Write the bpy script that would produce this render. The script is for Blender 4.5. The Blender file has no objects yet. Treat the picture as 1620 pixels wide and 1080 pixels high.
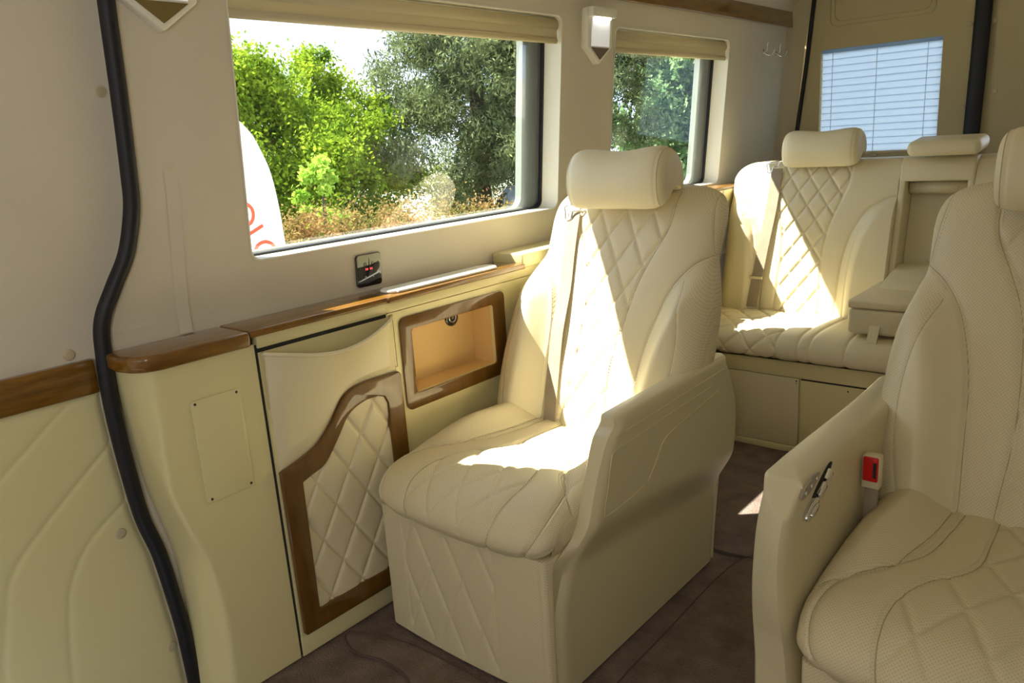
import bpy, bmesh, math, random
import numpy as np
from mathutils import Vector, Matrix
from mathutils.geometry import tessellate_polygon
random.seed(7); rng = np.random.default_rng(7)
scene = bpy.context.scene
COL = scene.collection
PI = math.pi

# ------------------------------------------------------------------ camera, sky, sun, exposure
cam_d = bpy.data.cameras.new('camera'); cam = bpy.data.objects.new('camera', cam_d); COL.objects.link(cam)
R = Matrix(((0.76049235, -0.11460194, 0.63915396),
            (0.64614461, 0.23118936, -0.72735728),
            (-0.06440904, 0.96613554, 0.24986716)))
cam.matrix_world = Matrix.Translation((1.66, 0.0, 1.30)) @ R.to_4x4()
cam_d.sensor_width = 36; cam_d.lens = 36 * 1227 / 1620; cam_d.clip_start = 0.02; cam_d.clip_end = 300
scene.camera = cam
vs = scene.view_settings
vs.view_transform = 'Standard'; vs.look = 'None'; vs.exposure = 0.36; vs.gamma = 1.0; vs.use_curve_mapping = False

world = bpy.data.worlds.new('sky'); scene.world = world; world.use_nodes = True
wn = world.node_tree; wn.nodes.clear()
w_out = wn.nodes.new('ShaderNodeOutputWorld'); w_bg = wn.nodes.new('ShaderNodeBackground')
w_tc = wn.nodes.new('ShaderNodeTexCoord'); w_ns = wn.nodes.new('ShaderNodeTexNoise'); w_cr = wn.nodes.new('ShaderNodeValToRGB')
w_ns.inputs['Scale'].default_value = 3.5; w_ns.inputs['Detail'].default_value = 5
w_cr.color_ramp.elements[0].position = 0.40; w_cr.color_ramp.elements[0].color = (0.42, 0.64, 1.0, 1)
w_cr.color_ramp.elements[1].position = 0.58; w_cr.color_ramp.elements[1].color = (0.95, 0.97, 1.0, 1)
wn.links.new(w_tc.outputs['Generated'], w_ns.inputs['Vector']); wn.links.new(w_ns.outputs['Fac'], w_cr.inputs['Fac'])
wn.links.new(w_cr.outputs['Color'], w_bg.inputs['Color']); wn.links.new(w_bg.outputs[0], w_out.inputs[0])
w_bg.inputs['Strength'].default_value = 1.9

def aim(o, d): o.rotation_euler = Vector(d).to_track_quat('-Z', 'Y').to_euler()
sd = bpy.data.lights.new('sun', 'SUN'); sun = bpy.data.objects.new('sun', sd); COL.objects.link(sun)
sd.energy = 17.5; sd.angle = math.radians(0.55); sd.color = (1.0, 0.95, 0.84); aim(sun, (1.0, 0.50, -1.55)); sun.location = (-6, -3, 9)

def area(name, loc, d, sx, sy, e, colr):
    l = bpy.data.lights.new(name, 'AREA'); l.shape = 'RECTANGLE'; l.size = sx; l.size_y = sy; l.energy = e; l.color = colr
    o = bpy.data.objects.new(name, l); COL.objects.link(o); o.location = loc; aim(o, d); return o
# unseen area lights standing for daylight through windscreen and side windows, plus a low fill
area('windscreen_daylight', (0.95, -1.95, 1.35), (0, 1, -0.15), 1.5, 0.7, 4.0, (0.93, 0.96, 1.0))
area('step_light', (0.30, 0.16, 0.03), (-1, 0.45, 0.25), 0.30, 0.08, 0.32, (0.70, 0.86, 1.0))  # unseen lamp added to brighten the foot of the sliding door
area('side_window_daylight', (1.925, -0.15, 1.36), (-1, 0.12, -0.12), 1.5, 0.6, 19.0, (0.93, 0.96, 1.0))

# ------------------------------------------------------------------ materials
def mat(name, base, rough=0.5, spec=0.5, coat=0.0, metal=0.0, emit=None, es=0.0):
    m = bpy.data.materials.new(name); m.use_nodes = True
    b = m.node_tree.nodes['Principled BSDF']
    b.inputs['Base Color'].default_value = (*base, 1); b.inputs['Roughness'].default_value = rough
    b.inputs['Specular IOR Level'].default_value = spec; b.inputs['Coat Weight'].default_value = coat
    b.inputs['Coat Roughness'].default_value = 0.03; b.inputs['Metallic'].default_value = metal
    if emit: b.inputs['Emission Color'].default_value = (*emit, 1); b.inputs['Emission Strength'].default_value = es
    return m
def N(m, t): return m.node_tree.nodes.new(t)
def Lk(m, a, b): m.node_tree.links.new(a, b)
def vary(m, c1, c2, scale, detail=4, coord='Object', stretch=(1, 1, 1), bump=0.0, bscale=None, dist=0.002):
    b = m.node_tree.nodes['Principled BSDF']; tc = N(m, 'ShaderNodeTexCoord'); mp = N(m, 'ShaderNodeMapping')
    mp.inputs['Scale'].default_value = stretch; Lk(m, tc.outputs[coord], mp.inputs[0])
    n = N(m, 'ShaderNodeTexNoise'); n.inputs['Scale'].default_value = scale; n.inputs['Detail'].default_value = detail
    Lk(m, mp.outputs[0], n.inputs['Vector']); cr = N(m, 'ShaderNodeValToRGB')
    cr.color_ramp.elements[0].position = 0.3; cr.color_ramp.elements[1].position = 0.7
    cr.color_ramp.elements[0].color = (*c1, 1); cr.color_ramp.elements[1].color = (*c2, 1)
    Lk(m, n.outputs['Fac'], cr.inputs['Fac']); Lk(m, cr.outputs['Color'], b.inputs['Base Color'])
    if bump:
        n2 = N(m, 'ShaderNodeTexNoise'); n2.inputs['Scale'].default_value = bscale or scale; n2.inputs['Detail'].default_value = 5
        Lk(m, mp.outputs[0], n2.inputs['Vector']); bp = N(m, 'ShaderNodeBump'); bp.inputs['Strength'].default_value = bump
        bp.inputs['Distance'].default_value = dist; Lk(m, n2.outputs['Fac'], bp.inputs['Height']); Lk(m, bp.outputs[0], b.inputs['Normal'])
    return m
def perforated(m, base, hole, pitch=0.0052):
    """fine punched holes laid out in the leather's own UV (metres)"""
    b = m.node_tree.nodes['Principled BSDF']; uv = N(m, 'ShaderNodeUVMap'); mp = N(m, 'ShaderNodeMapping')
    mp.inputs['Scale'].default_value = (1 / pitch, 1 / pitch, 1); mp.inputs['Rotation'].default_value = (0, 0, PI / 4)
    Lk(m, uv.outputs[0], mp.inputs[0]); vo = N(m, 'ShaderNodeTexVoronoi'); vo.inputs['Scale'].default_value = 1.0
    vo.inputs['Randomness'].default_value = 0.0; Lk(m, mp.outputs[0], vo.inputs['Vector'])
    cr = N(m, 'ShaderNodeValToRGB'); cr.color_ramp.elements[0].position = 0.14; cr.color_ramp.elements[1].position = 0.34
    cr.color_ramp.elements[0].color = (*hole, 1); cr.color_ramp.elements[1].color = (*base, 1)
    Lk(m, vo.outputs['Distance'], cr.inputs['Fac']); Lk(m, cr.outputs[0], b.inputs['Base Color'])
    bp = N(m, 'ShaderNodeBump'); bp.inputs['Strength'].default_value = 0.35; bp.inputs['Distance'].default_value = 0.001
    Lk(m, vo.outputs['Distance'], bp.inputs['Height']); Lk(m, bp.outputs[0], b.inputs['Normal'])
    return m
LC = (0.80, 0.70, 0.46)
M = {}
M['leather'] = vary(mat('cream_leather', LC, 0.40, 0.45), (0.78, 0.685, 0.45), (0.82, 0.72, 0.48), 6, bump=0.12, bscale=420, dist=0.0008)
M['perf'] = perforated(mat('perforated_cream_leather', LC, 0.45, 0.4), LC, (0.64, 0.55, 0.38))
M['seam'] = mat('leather_seam_crease', (0.50, 0.41, 0.25), 0.8)
M['thread'] = mat('stitching_thread', (0.82, 0.75, 0.58), 0.7)
M['paint'] = mat('cream_cabinet_lacquer', (0.78, 0.69, 0.37), 0.30, 0.5)
M['armplastic'] = mat('cream_moulded_plastic', (0.74, 0.65, 0.42), 0.38, 0.45)
M['wall'] = vary(mat('cream_suede_wall', (0.72, 0.65, 0.52), 0.9, 0.2), (0.69, 0.62, 0.49), (0.75, 0.68, 0.55), 2.2, bump=0.1, bscale=260, dist=0.001)
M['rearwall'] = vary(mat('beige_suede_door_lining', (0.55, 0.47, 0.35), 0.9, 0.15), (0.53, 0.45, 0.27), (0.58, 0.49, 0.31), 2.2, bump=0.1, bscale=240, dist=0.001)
M['pillar'] = mat('beige_pillar_leather', (0.60, 0.52, 0.37), 0.55)
M['white'] = mat('white_window_reveal', (0.86, 0.82, 0.70), 0.45)
M['wood'] = mat('glossy_walnut_veneer', (0.26, 0.115, 0.03), 0.35, 0.3, coat=1.0)
vary(M['wood'], (0.135, 0.055, 0.004), (0.26, 0.118, 0.010), 26, 6, stretch=(3, 0.35, 3))
M['woodv'] = mat('walnut_veneer_upright', (0.26, 0.115, 0.03), 0.35, 0.3, coat=1.0)
vary(M['woodv'], (0.115, 0.048, 0.005), (0.17, 0.075, 0.010), 22, 6, stretch=(2, 2, 0.4))
M['rubber'] = mat('black_rubber', (0.012, 0.012, 0.016), 0.5, 0.4)
M['dark'] = mat('dark_gap', (0.02, 0.018, 0.015), 0.7)
M['chrome'] = mat('chrome', (0.75, 0.75, 0.78), 0.12, metal=1.0)
M['brass'] = mat('button_beige', (0.56, 0.47, 0.31), 0.5)
M['carpet'] = vary(mat('brown_carpet', (0.12, 0.09, 0.075), 0.98, 0.1), (0.17, 0.125, 0.105), (0.27, 0.205, 0.175), 14, 8, bump=0.9, bscale=170, dist=0.008)
M['mat2'] = vary(mat('brown_carpet_mat', (0.13, 0.095, 0.08), 0.98, 0.1), (0.18, 0.132, 0.108), (0.28, 0.215, 0.185), 14, 8, bump=0.9, bscale=170, dist=0.008)
M['edge'] = mat('carpet_binding', (0.10, 0.07, 0.06), 0.9)
M['red'] = mat('red_plastic', (0.65, 0.004, 0.008), 0.35)
M['webbing'] = vary(mat('beige_webbing', (0.36, 0.295, 0.21), 0.75, 0.3), (0.34, 0.275, 0.195), (0.38, 0.31, 0.225), 30, bump=0.3, bscale=500)
M['glassblack'] = mat('black_glass', (0.012, 0.012, 0.016), 0.06, 0.6, coat=1.0)
M['steel'] = mat('mirror_steel', (0.30, 0.31, 0.25), 0.25, metal=0.5)
M['gold'] = mat('gold_strip', (0.30, 0.20, 0.04), 0.25, metal=0.8)
M['led'] = mat('red_led', (0.8, 0.1, 0.1), 0.4, emit=(1.0, 0.06, 0.06), es=1.4)
M['lamp'] = mat('opal_lamp_panel', (0.85, 0.85, 0.85), 0.4, emit=(1.0, 0.97, 0.95), es=0.25)
M['lampled'] = mat('lamp_led_strip', (1, 1, 1), 0.4, emit=(1.0, 0.98, 0.93), es=9.0)
M['brown'] = mat('brown_leatherette', (0.16, 0.10, 0.06), 0.6)
M['olive'] = mat('olive_wood_inlay', (0.20, 0.14, 0.035), 0.5)
M['sign'] = mat('white_flag_cloth', (0.85, 0.87, 0.92), 0.8)
M['signred'] = mat('red_flag_print', (0.85, 0.10, 0.05), 0.8)
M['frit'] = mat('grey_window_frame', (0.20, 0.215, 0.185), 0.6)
M['carpaint'] = mat('dark_car_paint', (0.012, 0.018, 0.03), 0.3, coat=0.3)
M['carglass'] = mat('dark_car_glass', (0.015, 0.02, 0.025), 0.06, coat=1.0)
M['bark'] = vary(mat('bark', (0.10, 0.07, 0.05), 0.95), (0.07, 0.05, 0.035), (0.15, 0.11, 0.08), 12)
M['ground'] = vary(mat('grass_ground', (0.12, 0.13, 0.06), 0.95), (0.18, 0.19, 0.12), (0.34, 0.33, 0.28), 3)

def translucent(name, c, back, amt=0.5, c1=None, c2=None, scale=1.2):
    m = bpy.data.materials.new(name); m.use_nodes = True; nt = m.node_tree; nt.nodes.clear()
    o = nt.nodes.new('ShaderNodeOutputMaterial'); d = nt.nodes.new('ShaderNodeBsdfDiffuse'); t = nt.nodes.new('ShaderNodeBsdfTranslucent')
    mx = nt.nodes.new('ShaderNodeMixShader'); mx.inputs[0].default_value = amt
    d.inputs['Color'].default_value = (*c, 1); t.inputs['Color'].default_value = (*back, 1)
    if c1:
        g = nt.nodes.new('ShaderNodeNewGeometry'); n = nt.nodes.new('ShaderNodeTexNoise'); n.inputs['Scale'].default_value = scale; n.inputs['Detail'].default_value = 6
        n.inputs['Roughness'].default_value = 0.7
        cr = nt.nodes.new('ShaderNodeValToRGB'); cr.color_ramp.elements[0].position = 0.36; cr.color_ramp.elements[1].position = 0.64
        cr.color_ramp.elements[0].color = (*c1, 1); cr.color_ramp.elements[1].color = (*c2, 1)
        nt.links.new(g.outputs['Position'], n.inputs['Vector']); nt.links.new(n.outputs['Fac'], cr.inputs['Fac'])
        nt.links.new(cr.outputs[0], d.inputs['Color']); nt.links.new(cr.outputs[0], t.inputs['Color'])
    nt.links.new(d.outputs[0], mx.inputs[1]); nt.links.new(t.outputs[0], mx.inputs[2]); nt.links.new(mx.outputs[0], o.inputs[0])
    return m
M['leafgreen'] = translucent('bright_leaves', (0.1, 0.2, 0.03), (0.2, 0.35, 0.03), 0.45, (0.07, 0.16, 0.015), (0.46, 0.60, 0.05), 3.5)
M['leafdark'] = translucent('conifer_needles', (0.05, 0.1, 0.05), (0.05, 0.1, 0.04), 0.25, (0.012, 0.03, 0.012), (0.33, 0.39, 0.17), 3.2)
M['leafbush'] = translucent('pale_bush_leaves', (0.1, 0.2, 0.03), (0.2, 0.35, 0.03), 0.45, (0.28, 0.50, 0.05), (0.70, 0.88, 0.18), 5)
M['leafred'] = translucent('hedge_leaves', (0.1, 0.2, 0.03), (0.2, 0.35, 0.03), 0.3, (0.13, 0.17, 0.035), (0.50, 0.27, 0.12), 4)
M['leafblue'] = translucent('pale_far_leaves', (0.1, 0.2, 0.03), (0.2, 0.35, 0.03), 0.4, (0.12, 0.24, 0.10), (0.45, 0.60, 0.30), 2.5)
M['slat'] = translucent('white_blind_slat', (0.50, 0.58, 0.68), (0.50, 0.60, 0.71), 0.90)
M['shade'] = translucent('cream_shade_cloth', (0.78, 0.68, 0.45), (0.78, 0.66, 0.42), 0.25)

def glass(name, tint, ior=1.5, gain=1.0):
    m = bpy.data.materials.new(name); m.use_nodes = True; nt = m.node_tree; nt.nodes.clear()
    o = nt.nodes.new('ShaderNodeOutputMaterial'); t = nt.nodes.new('ShaderNodeBsdfTransparent'); g = nt.nodes.new('ShaderNodeBsdfGlossy')
    t.inputs['Color'].default_value = (*tint, 1); g.inputs['Roughness'].default_value = 0.0; g.inputs['Color'].default_value = (gain, gain, gain, 1)
    fr = nt.nodes.new('ShaderNodeFresnel'); fr.inputs['IOR'].default_value = ior
    mx = nt.nodes.new('ShaderNodeMixShader')
    nt.links.new(fr.outputs[0], mx.inputs[0]); nt.links.new(t.outputs[0], mx.inputs[1]); nt.links.new(g.outputs[0], mx.inputs[2]); nt.links.new(mx.outputs[0], o.inputs[0])
    return m
M['clear'] = glass('clear_glass', (0.99, 0.995, 1.0), 1.2)
M['glass'] = glass('window_glass', (0.90, 0.94, 0.92), 1.75)

# ------------------------------------------------------------------ object helpers
def link(name, me, m=None, parent=None, smooth=True):
    if m is not None: me.materials.append(m)
    o = bpy.data.objects.new(name, me); COL.objects.link(o)
    if smooth:
        me.polygons.foreach_set('use_smooth', [True] * len(me.polygons))
    if parent is not None:
        o.parent = parent; 
        o.matrix_parent_inverse = parent.matrix_basis.inverted()
    return o
def bmobj(name, bm, m=None, parent=None, smooth=False, angle=40):
    bmesh.ops.recalc_face_normals(bm, faces=bm.faces)
    me = bpy.data.meshes.new(name); bm.to_mesh(me); bm.free()
    if smooth:
        o = link(name, me, m, parent, True)
        me.set_sharp_from_angle(angle=math.radians(angle))
        return o
    return link(name, me, m, parent, False)
def tag(o, label, cat, group=None, kind=None):
    if label: o['label'] = label
    if cat: o['category'] = cat
    if group: o['group'] = group
    if kind: o['kind'] = kind
    return o
def struct(o): o['kind'] = 'structure'; return o
def thing(name, label, cat, loc=(0, 0, 0), group=None):
    o = bpy.data.objects.new(name, None); COL.objects.link(o); o.location = loc; o.empty_display_size = 0.1
    bpy.context.view_layer.update()
    return tag(o, label, cat, group)
def grid(V, cu=False, cv=False):
    """V[n,m,3] -> (verts, faces)"""
    n, m = V.shape[:2]; idx = np.arange(n * m).reshape(n, m)
    I = np.arange(n if cu else n - 1); J = np.arange(m if cv else m - 1)
    a = idx[np.ix_(I, J)]; b = idx[np.ix_((I + 1) % n, J)]; c = idx[np.ix_((I + 1) % n, (J + 1) % m)]; d = idx[np.ix_(I, (J + 1) % m)]
    return V.reshape(-1, 3), np.stack([a, b, c, d], -1).reshape(-1, 4)
def npmesh(name, V, F, m, parent=None, uv=None, smooth=True, extra=None):
    me = bpy.data.meshes.new(name)
    faces = [tuple(f) for f in F.tolist()] + (extra or [])
    me.from_pydata(V.tolist(), [], faces); me.update()
    if uv is not None:
        l = me.uv_layers.new(name='UVMap'); vi = np.empty(len(me.loops), dtype=np.int32); me.loops.foreach_get('vertex_index', vi)
        l.data.foreach_set('uv', uv[vi].astype(np.float32).ravel())
    return link(name, me, m, parent, smooth)
def fixnormals(o):
    bm = bmesh.new(); bm.from_mesh(o.data); bmesh.ops.recalc_face_normals(bm, faces=bm.faces); bm.to_mesh(o.data); bm.free(); return o
def box(name, lo, hi, m, parent=None, bevel=0.0, seg=2):
    bm = bmesh.new(); bmesh.ops.create_cube(bm, size=1)
    for v in bm.verts:
        v.co = Vector([lo[i] + (v.co[i] + .5) * (hi[i] - lo[i]) for i in range(3)])
    if bevel: bmesh.ops.bevel(bm, geom=bm.edges[:], offset=bevel, segments=seg, affect='EDGES', profile=0.5)
    return bmobj(name, bm, m, parent, smooth=bool(bevel), angle=50)
def prism(name, pts, fr, to, m, parent=None, bevel=0.0, seg=2, smooth=True, holes=()):
    """pts: 2-D loop; fr/to: functions (a,b)->xyz of the two faces"""
    loops = [list(pts)] + [list(h) for h in holes]
    flat = [p for l in loops for p in l]
    tris = tessellate_polygon([[Vector((p[0], p[1], 0)) for p in l] for l in loops])
    bm = bmesh.new(); A = [bm.verts.new(fr(*p)) for p in flat]; B = [bm.verts.new(to(*p)) for p in flat]
    if not holes:
        bm.faces.new(A); bm.faces.new(B[::-1])
    else:
        for t in tris:
            try: bm.faces.new([A[i] for i in t]); bm.faces.new([B[i] for i in t][::-1])
            except ValueError: pass
    k = 0
    for l in loops:
        n = len(l)
        for i in range(n):
            j = (i + 1) % n; bm.faces.new((A[k + i], A[k + j], B[k + j], B[k + i]))
        k += n
    bmesh.ops.recalc_face_normals(bm, faces=bm.faces)
    if bevel:
        es = [e for e in bm.edges if len(e.link_faces) == 2 and e.calc_face_angle(0) > 0.7]
        bmesh.ops.bevel(bm, geom=es, offset=bevel, segments=seg, affect='EDGES', profile=0.5)
    return bmobj(name, bm, m, parent, smooth, 45)
def yz(x0, x1): return (lambda a, b: (x0, a, b)), (lambda a, b: (x1, a, b))
def xz(y0, y1): return (lambda a, b: (a, y0, b)), (lambda a, b: (a, y1, b))
def xy(z0, z1): return (lambda a, b: (a, b, z0)), (lambda a, b: (a, b, z1))
def rrect(a0, b0, a1, b1, r, n=6):
    out = []
    for cx, cy, s in ((a1 - r, b1 - r, 0), (a0 + r, b1 - r, 1), (a0 + r, b0 + r, 2), (a1 - r, b0 + r, 3)):
        for k in range(n + 1):
            t = (s + k / n) * PI / 2; out.append((cx + r * math.cos(t), cy + r * math.sin(t)))
    return out
def catmull(pts, n=8, closed=False):
    P = [np.array(p, float) for p in pts]
    if closed: Q = [P[-1]] + P + [P[0], P[1]]
    else: Q = [2 * P[0] - P[1]] + P + [2 * P[-1] - P[-2]]
    out = []
    for i in range(1, len(Q) - 2):
        for k in range(n):
            t = k / n; a, b, c, d = Q[i - 1:i + 3]
            out.append(0.5 * (2 * b + (c - a) * t + (2 * a - 5 * b + 4 * c - d) * t * t + (3 * b - a - 3 * c + d) * t ** 3))
    if not closed: out.append(P[-1])
    return np.array(out)
def resample(P, step):
    P = np.asarray(P, float); s = np.r_[0, np.cumsum(np.linalg.norm(np.diff(P, axis=0), axis=1))]
    n = max(2, int(s[-1] / step) + 1); t = np.linspace(0, s[-1], n)
    return np.stack([np.interp(t, s, P[:, i]) for i in range(P.shape[1])], 1)
def tube(name, pts, r, m, parent=None, seg=8, ry=None, up=(0, 0, 1), closed=False):
    P = np.asarray(pts, float); n = len(P)
    T = np.gradient(P, axis=0) if not closed else np.roll(P, -1, 0) - np.roll(P, 1, 0)
    T /= np.linalg.norm(T, axis=1)[:, None] + 1e-12
    up = np.array(up, float); S = np.cross(T, up); S /= np.linalg.norm(S, axis=1)[:, None] + 1e-12
    U = np.cross(S, T); ry = r if ry is None else ry
    a = np.linspace(0, 2 * PI, seg, endpoint=False)
    V = P[:, None] + S[:, None] * (r * np.cos(a))[None, :, None] + U[:, None] * (ry * np.sin(a))[None, :, None]
    v, f = grid(V, cu=closed, cv=True)
    ex = [] if closed else [tuple(range(seg))[::-1], tuple(range((n - 1) * seg, n * seg))]
    o = npmesh(name, v, f, m, parent, extra=ex); return fixnormals(o)
def disc(name, c, nrm, r, h, m, parent=None, seg=20, bev=0.3):
    """small button: low dome on a disc"""
    nrm = Vector(nrm).normalized(); q = nrm.to_track_quat('Z', 'Y').to_matrix()
    prof = [(r, -0.3 * h), (r, h * (1 - bev)), (r * (1 - .5 * bev), h * .95), (r * .5, h * 1.05), (0.0005, h * 1.08)]
    V = np.array([[list(Vector(c) + q @ Vector((a * math.cos(t), a * math.sin(t), b))) for t in np.linspace(0, 2 * PI, seg, endpoint=False)] for a, b in prof])
    v, f = grid(V, cv=True); o = npmesh(name, v, f, m, parent, extra=[tuple(range(seg))[::-1]]); return fixnormals(o)
def dist_poly(X, Y, P):
    P = np.asarray(P, float); D = np.full(X.shape, 1e9)
    for a, b in zip(P[:-1], P[1:]):
        d = b - a; L2 = d @ d + 1e-12; t = np.clip(((X - a[0]) * d[0] + (Y - a[1]) * d[1]) / L2, 0, 1)
        D = np.minimum(D, np.hypot(X - a[0] - t * d[0], Y - a[1] - t * d[1]))
    return D
def groove(d, depth=0.004, w=0.004): return -depth * np.exp(-(d / w) ** 2) - depth * 0.45 * np.exp(-(d / (w * 3.2)) ** 2)
def sstep(x, a, b): t = np.clip((x - a) / (b - a), 0, 1); return t * t * (3 - 2 * t)
def diamonds(X, Y, px, py, depth=0.005):
    u = X / px + Y / py; v = X / px - Y / py
    f = np.minimum(np.abs(np.sin(PI * u)), np.abs(np.sin(PI * v)))
    return -depth * np.exp(-(f / 0.16) ** 2) - depth * 0.5 * np.exp(-(f / 0.5) ** 2)
def stitches(name, P3, Nrm, m, parent, L=0.0055, gap=0.0095, r=0.0008, lift=0.0006):
    """one row of thread stitches laid along a seam"""
    P = np.asarray(P3); s = np.r_[0, np.cumsum(np.linalg.norm(np.diff(P, axis=0), axis=1))]
    bm = bmesh.new(); t = gap / 2
    while t + L < s[-1]:
        a = np.array([np.interp(t, s, P[:, i]) for i in range(3)]); b = np.array([np.interp(t + L, s, P[:, i]) for i in range(3)])
        nn = np.array([np.interp(t, s, Nrm[:, i]) for i in range(3)]); nn /= np.linalg.norm(nn)
        d = (b - a) / np.linalg.norm(b - a); w = np.cross(d, nn)
        A = [bm.verts.new(a + w * r * sx + nn * (lift + z)) for sx, z in ((-1, 0), (1, 0), (0.6, r), (-0.6, r))]
        B = [bm.verts.new(b + w * r * sx + nn * (lift + z)) for sx, z in ((-1, 0), (1, 0), (0.6, r), (-0.6, r))]
        for i in range(4): bm.faces.new((A[i], A[(i + 1) % 4], B[(i + 1) % 4], B[i]))
        bm.faces.new(A[::-1]); bm.faces.new(B); t += gap
    return bmobj(name, bm, m, parent)

# ------------------------------------------------------------------ van shell
def wx(z): return -0.125 + max(0.0, z - 0.95) * 0.093
def wall_poly(name, outer, holes, m, fx=lambda z: wx(z), parent=None, th=0.02):
    fr = lambda a, b: (fx(b), a, b); to = lambda a, b: (fx(b) - th, a, b)
    return struct(prism(name, outer, fr, to, m, parent, smooth=False, holes=holes))
SEAL = [(0.778, 1.80), (0.774, 1.631), (0.773, 1.447), (0.770, 1.291), (0.765, 1.21), (0.740, 1.116), (0.703, 1.048), (0.668, 0.979), (0.657, 0.902), (0.652, 0.785), (0.657, 0.645), (0.668, 0.505), (0.690, 0.398), (0.703, 0.277), (0.712, 0.165), (0.716, 0.0)]
sealc = catmull([p for p in SEAL], 6)
w1 = rrect(1.047, 1.047, 2.328, 1.708, 0.030); w2 = rrect(2.665, 1.032, 3.648, 1.693, 0.030)
edge_up = [tuple(p) for p in sealc if p[1] >= 0.95][::-1]          # going up
outer = [(4.36, 0.94)] + [(4.36, 1.80)] + [(edge_up[-1][0], 1.80)] + edge_up[::-1][1:] 
if outer[-1][1] > 0.951: outer.append((0.66, 0.94))
wall_left = wall_poly('wall_left', outer, [w1, w2], M['wall'])
lower = [(4.36, 0.0), (4.36, 0.95)] + [tuple(p) for p in sealc if p[1] < 0.95]
wall_poly('wall_left', lower, [], M['wall'], fx=lambda z: -0.1265)
# raised lining edge on the wall just in front of the first window
bm = bmesh.new()
crease = catmull([(0.880, 1.30), (0.879, 1.212), (0.869, 1.022), (0.868, 0.906)], 6)
A = [bm.verts.new((wx(z) + 0.0008, y - 0.03, z)) for y, z in crease]; B = [bm.verts.new((wx(z) + 0.0045 * sstep(1.30 - z, 0, .12), y, z)) for y, z in crease]; Cc = [bm.verts.new((wx(z) - 0.001, y + 0.002, z)) for y, z in crease]
for i in range(len(A) - 1):
    bm.faces.new((A[i], B[i], B[i + 1], A[i + 1])); bm.faces.new((B[i], Cc[i], Cc[i + 1], B[i + 1]))
bmobj('lining_edge', bm, M['wall'], wall_left, smooth=True, angle=30)
# window reveals, frames, panes
def window(n, y0, z0, y1, z1):
    loop = rrect(y0, z0, y1, z1, 0.028); g = 0.075
    bm = bmesh.new()
    A = [bm.verts.new((wx(z) + 0.0015, y, z)) for y, z in loop]; B = [bm.verts.new((wx(z) - g, y, z)) for y, z in loop]
    Lp = rrect(y0 - 0.004, z0 - 0.004, y1 + 0.004, z1 + 0.004, 0.03); D = [bm.verts.new((wx(z) + 0.0015, y, z)) for y, z in Lp]
    for i in range(len(A)):
        j = (i + 1) % len(A); bm.faces.new((A[i], A[j], B[j], B[i])); bm.faces.new((D[i], D[j], A[j], A[i]))
    o = struct(bmobj('window_%d' % n, bm, M['white'], smooth=True, angle=50))
    fr = prism('rubber_gasket', rrect(y0 - 0.01, z0 - 0.01, y1 + 0.01, z1 + 0.01, 0.03), lambda a, b: (wx(b) - g + 0.002, a, b), lambda a, b: (wx(b) - g - 0.02, a, b),
               M['rubber'], o, holes=[rrect(y0 + 0.010, z0 + 0.006, y1 - 0.010, z1 - 0.006, 0.028)], smooth=False)
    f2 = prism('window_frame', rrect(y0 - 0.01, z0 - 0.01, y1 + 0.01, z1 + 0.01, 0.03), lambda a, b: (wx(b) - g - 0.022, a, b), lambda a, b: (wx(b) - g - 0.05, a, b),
               M['frit'], o, holes=[rrect(y0 + 0.02, z0 + 0.010, y1 - 0.095, z1 - 0.02, 0.04)], smooth=False)  # frame rim; its wide right band paints a reflected window opening in grey
    me_p = prism('pane', rrect(y0 + 0.002, z0 + 0.002, y1 - 0.002, z1 - 0.002, 0.028), lambda a, b: (wx(b) - g - 0.004, a, b), lambda a, b: (wx(b) - g - 0.0045, a, b), M['glass'], o, smooth=False)
    # keep one sheet only
    bm = bmesh.new(); bm.from_mesh(me_p.data); bm.faces.ensure_lookup_table()
    keep = max(bm.faces, key=lambda f: f.calc_area() + f.calc_center_median().x * 1e-3)
    bmesh.ops.delete(bm, geom=[f for f in bm.faces if f is not keep], context='FACES'); bm.to_mesh(me_p.data); bm.free()
    return o
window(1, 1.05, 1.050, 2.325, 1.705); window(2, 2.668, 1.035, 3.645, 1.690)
def roller(y0, y1, zc, label):
    t = thing('roller_blind', label, 'blind', (wx(zc), y0, zc))
    x = wx(zc) - 0.030
    tube('roller', [(x, y0 + 0.004, zc), (x, y1 - 0.004, zc)], 0.022, M['shade'], t, 20)
    box('cloth', (x + 0.012, y0 + 0.006, zc - 0.055), (x + 0.015, y1 - 0.008, zc), M['shade'], t)
    tube('hem_bar', [(x + 0.012, y0 + 0.006, zc - 0.052), (x + 0.012, y1 - 0.010, zc - 0.052)], 0.0075, M['shade'], t, 12, ry=0.011)
roller(1.052, 2.323, 1.680, 'cream roller blind rolled up at the top of the large window nearest the front')
roller(2.670, 3.643, 1.665, 'cream roller blind rolled up at the top of the smaller window further back')
# ceiling, right side, rear, floor, front bulkhead
CEIL = [(-0.045, 1.79), (-0.035, 1.86), (0.02, 1.95), (0.16, 2.04), (0.40, 2.10), (0.92, 2.13), (1.44, 2.10), (1.68, 2.04), (1.82, 1.95), (1.875, 1.86), (1.885, 1.79)]
cc = catmull(CEIL, 5)
V = np.array([[(x, y, z) for x, z in cc] for y in (-2.0, 4.45)]); v, f = grid(V)
struct(npmesh('ceiling', v, f, M['wall']))
for seg_, hole in ((((-2.0, -0.1), (4.45, -0.1), (4.45, 1.80), (-2.0, 1.80)), ()),):
    struct(prism('wall_right', seg_, lambda a, b: (1.965 - max(0, b - .95) * .093, a, b), lambda a, b: (1.99 - max(0, b - .95) * .093, a, b), M['wall'], holes=hole, smooth=False))
struct(box('wall_front', (-0.3, -2.06, -0.1), (2.1, -2.0, 2.2), M['wall']))
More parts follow.
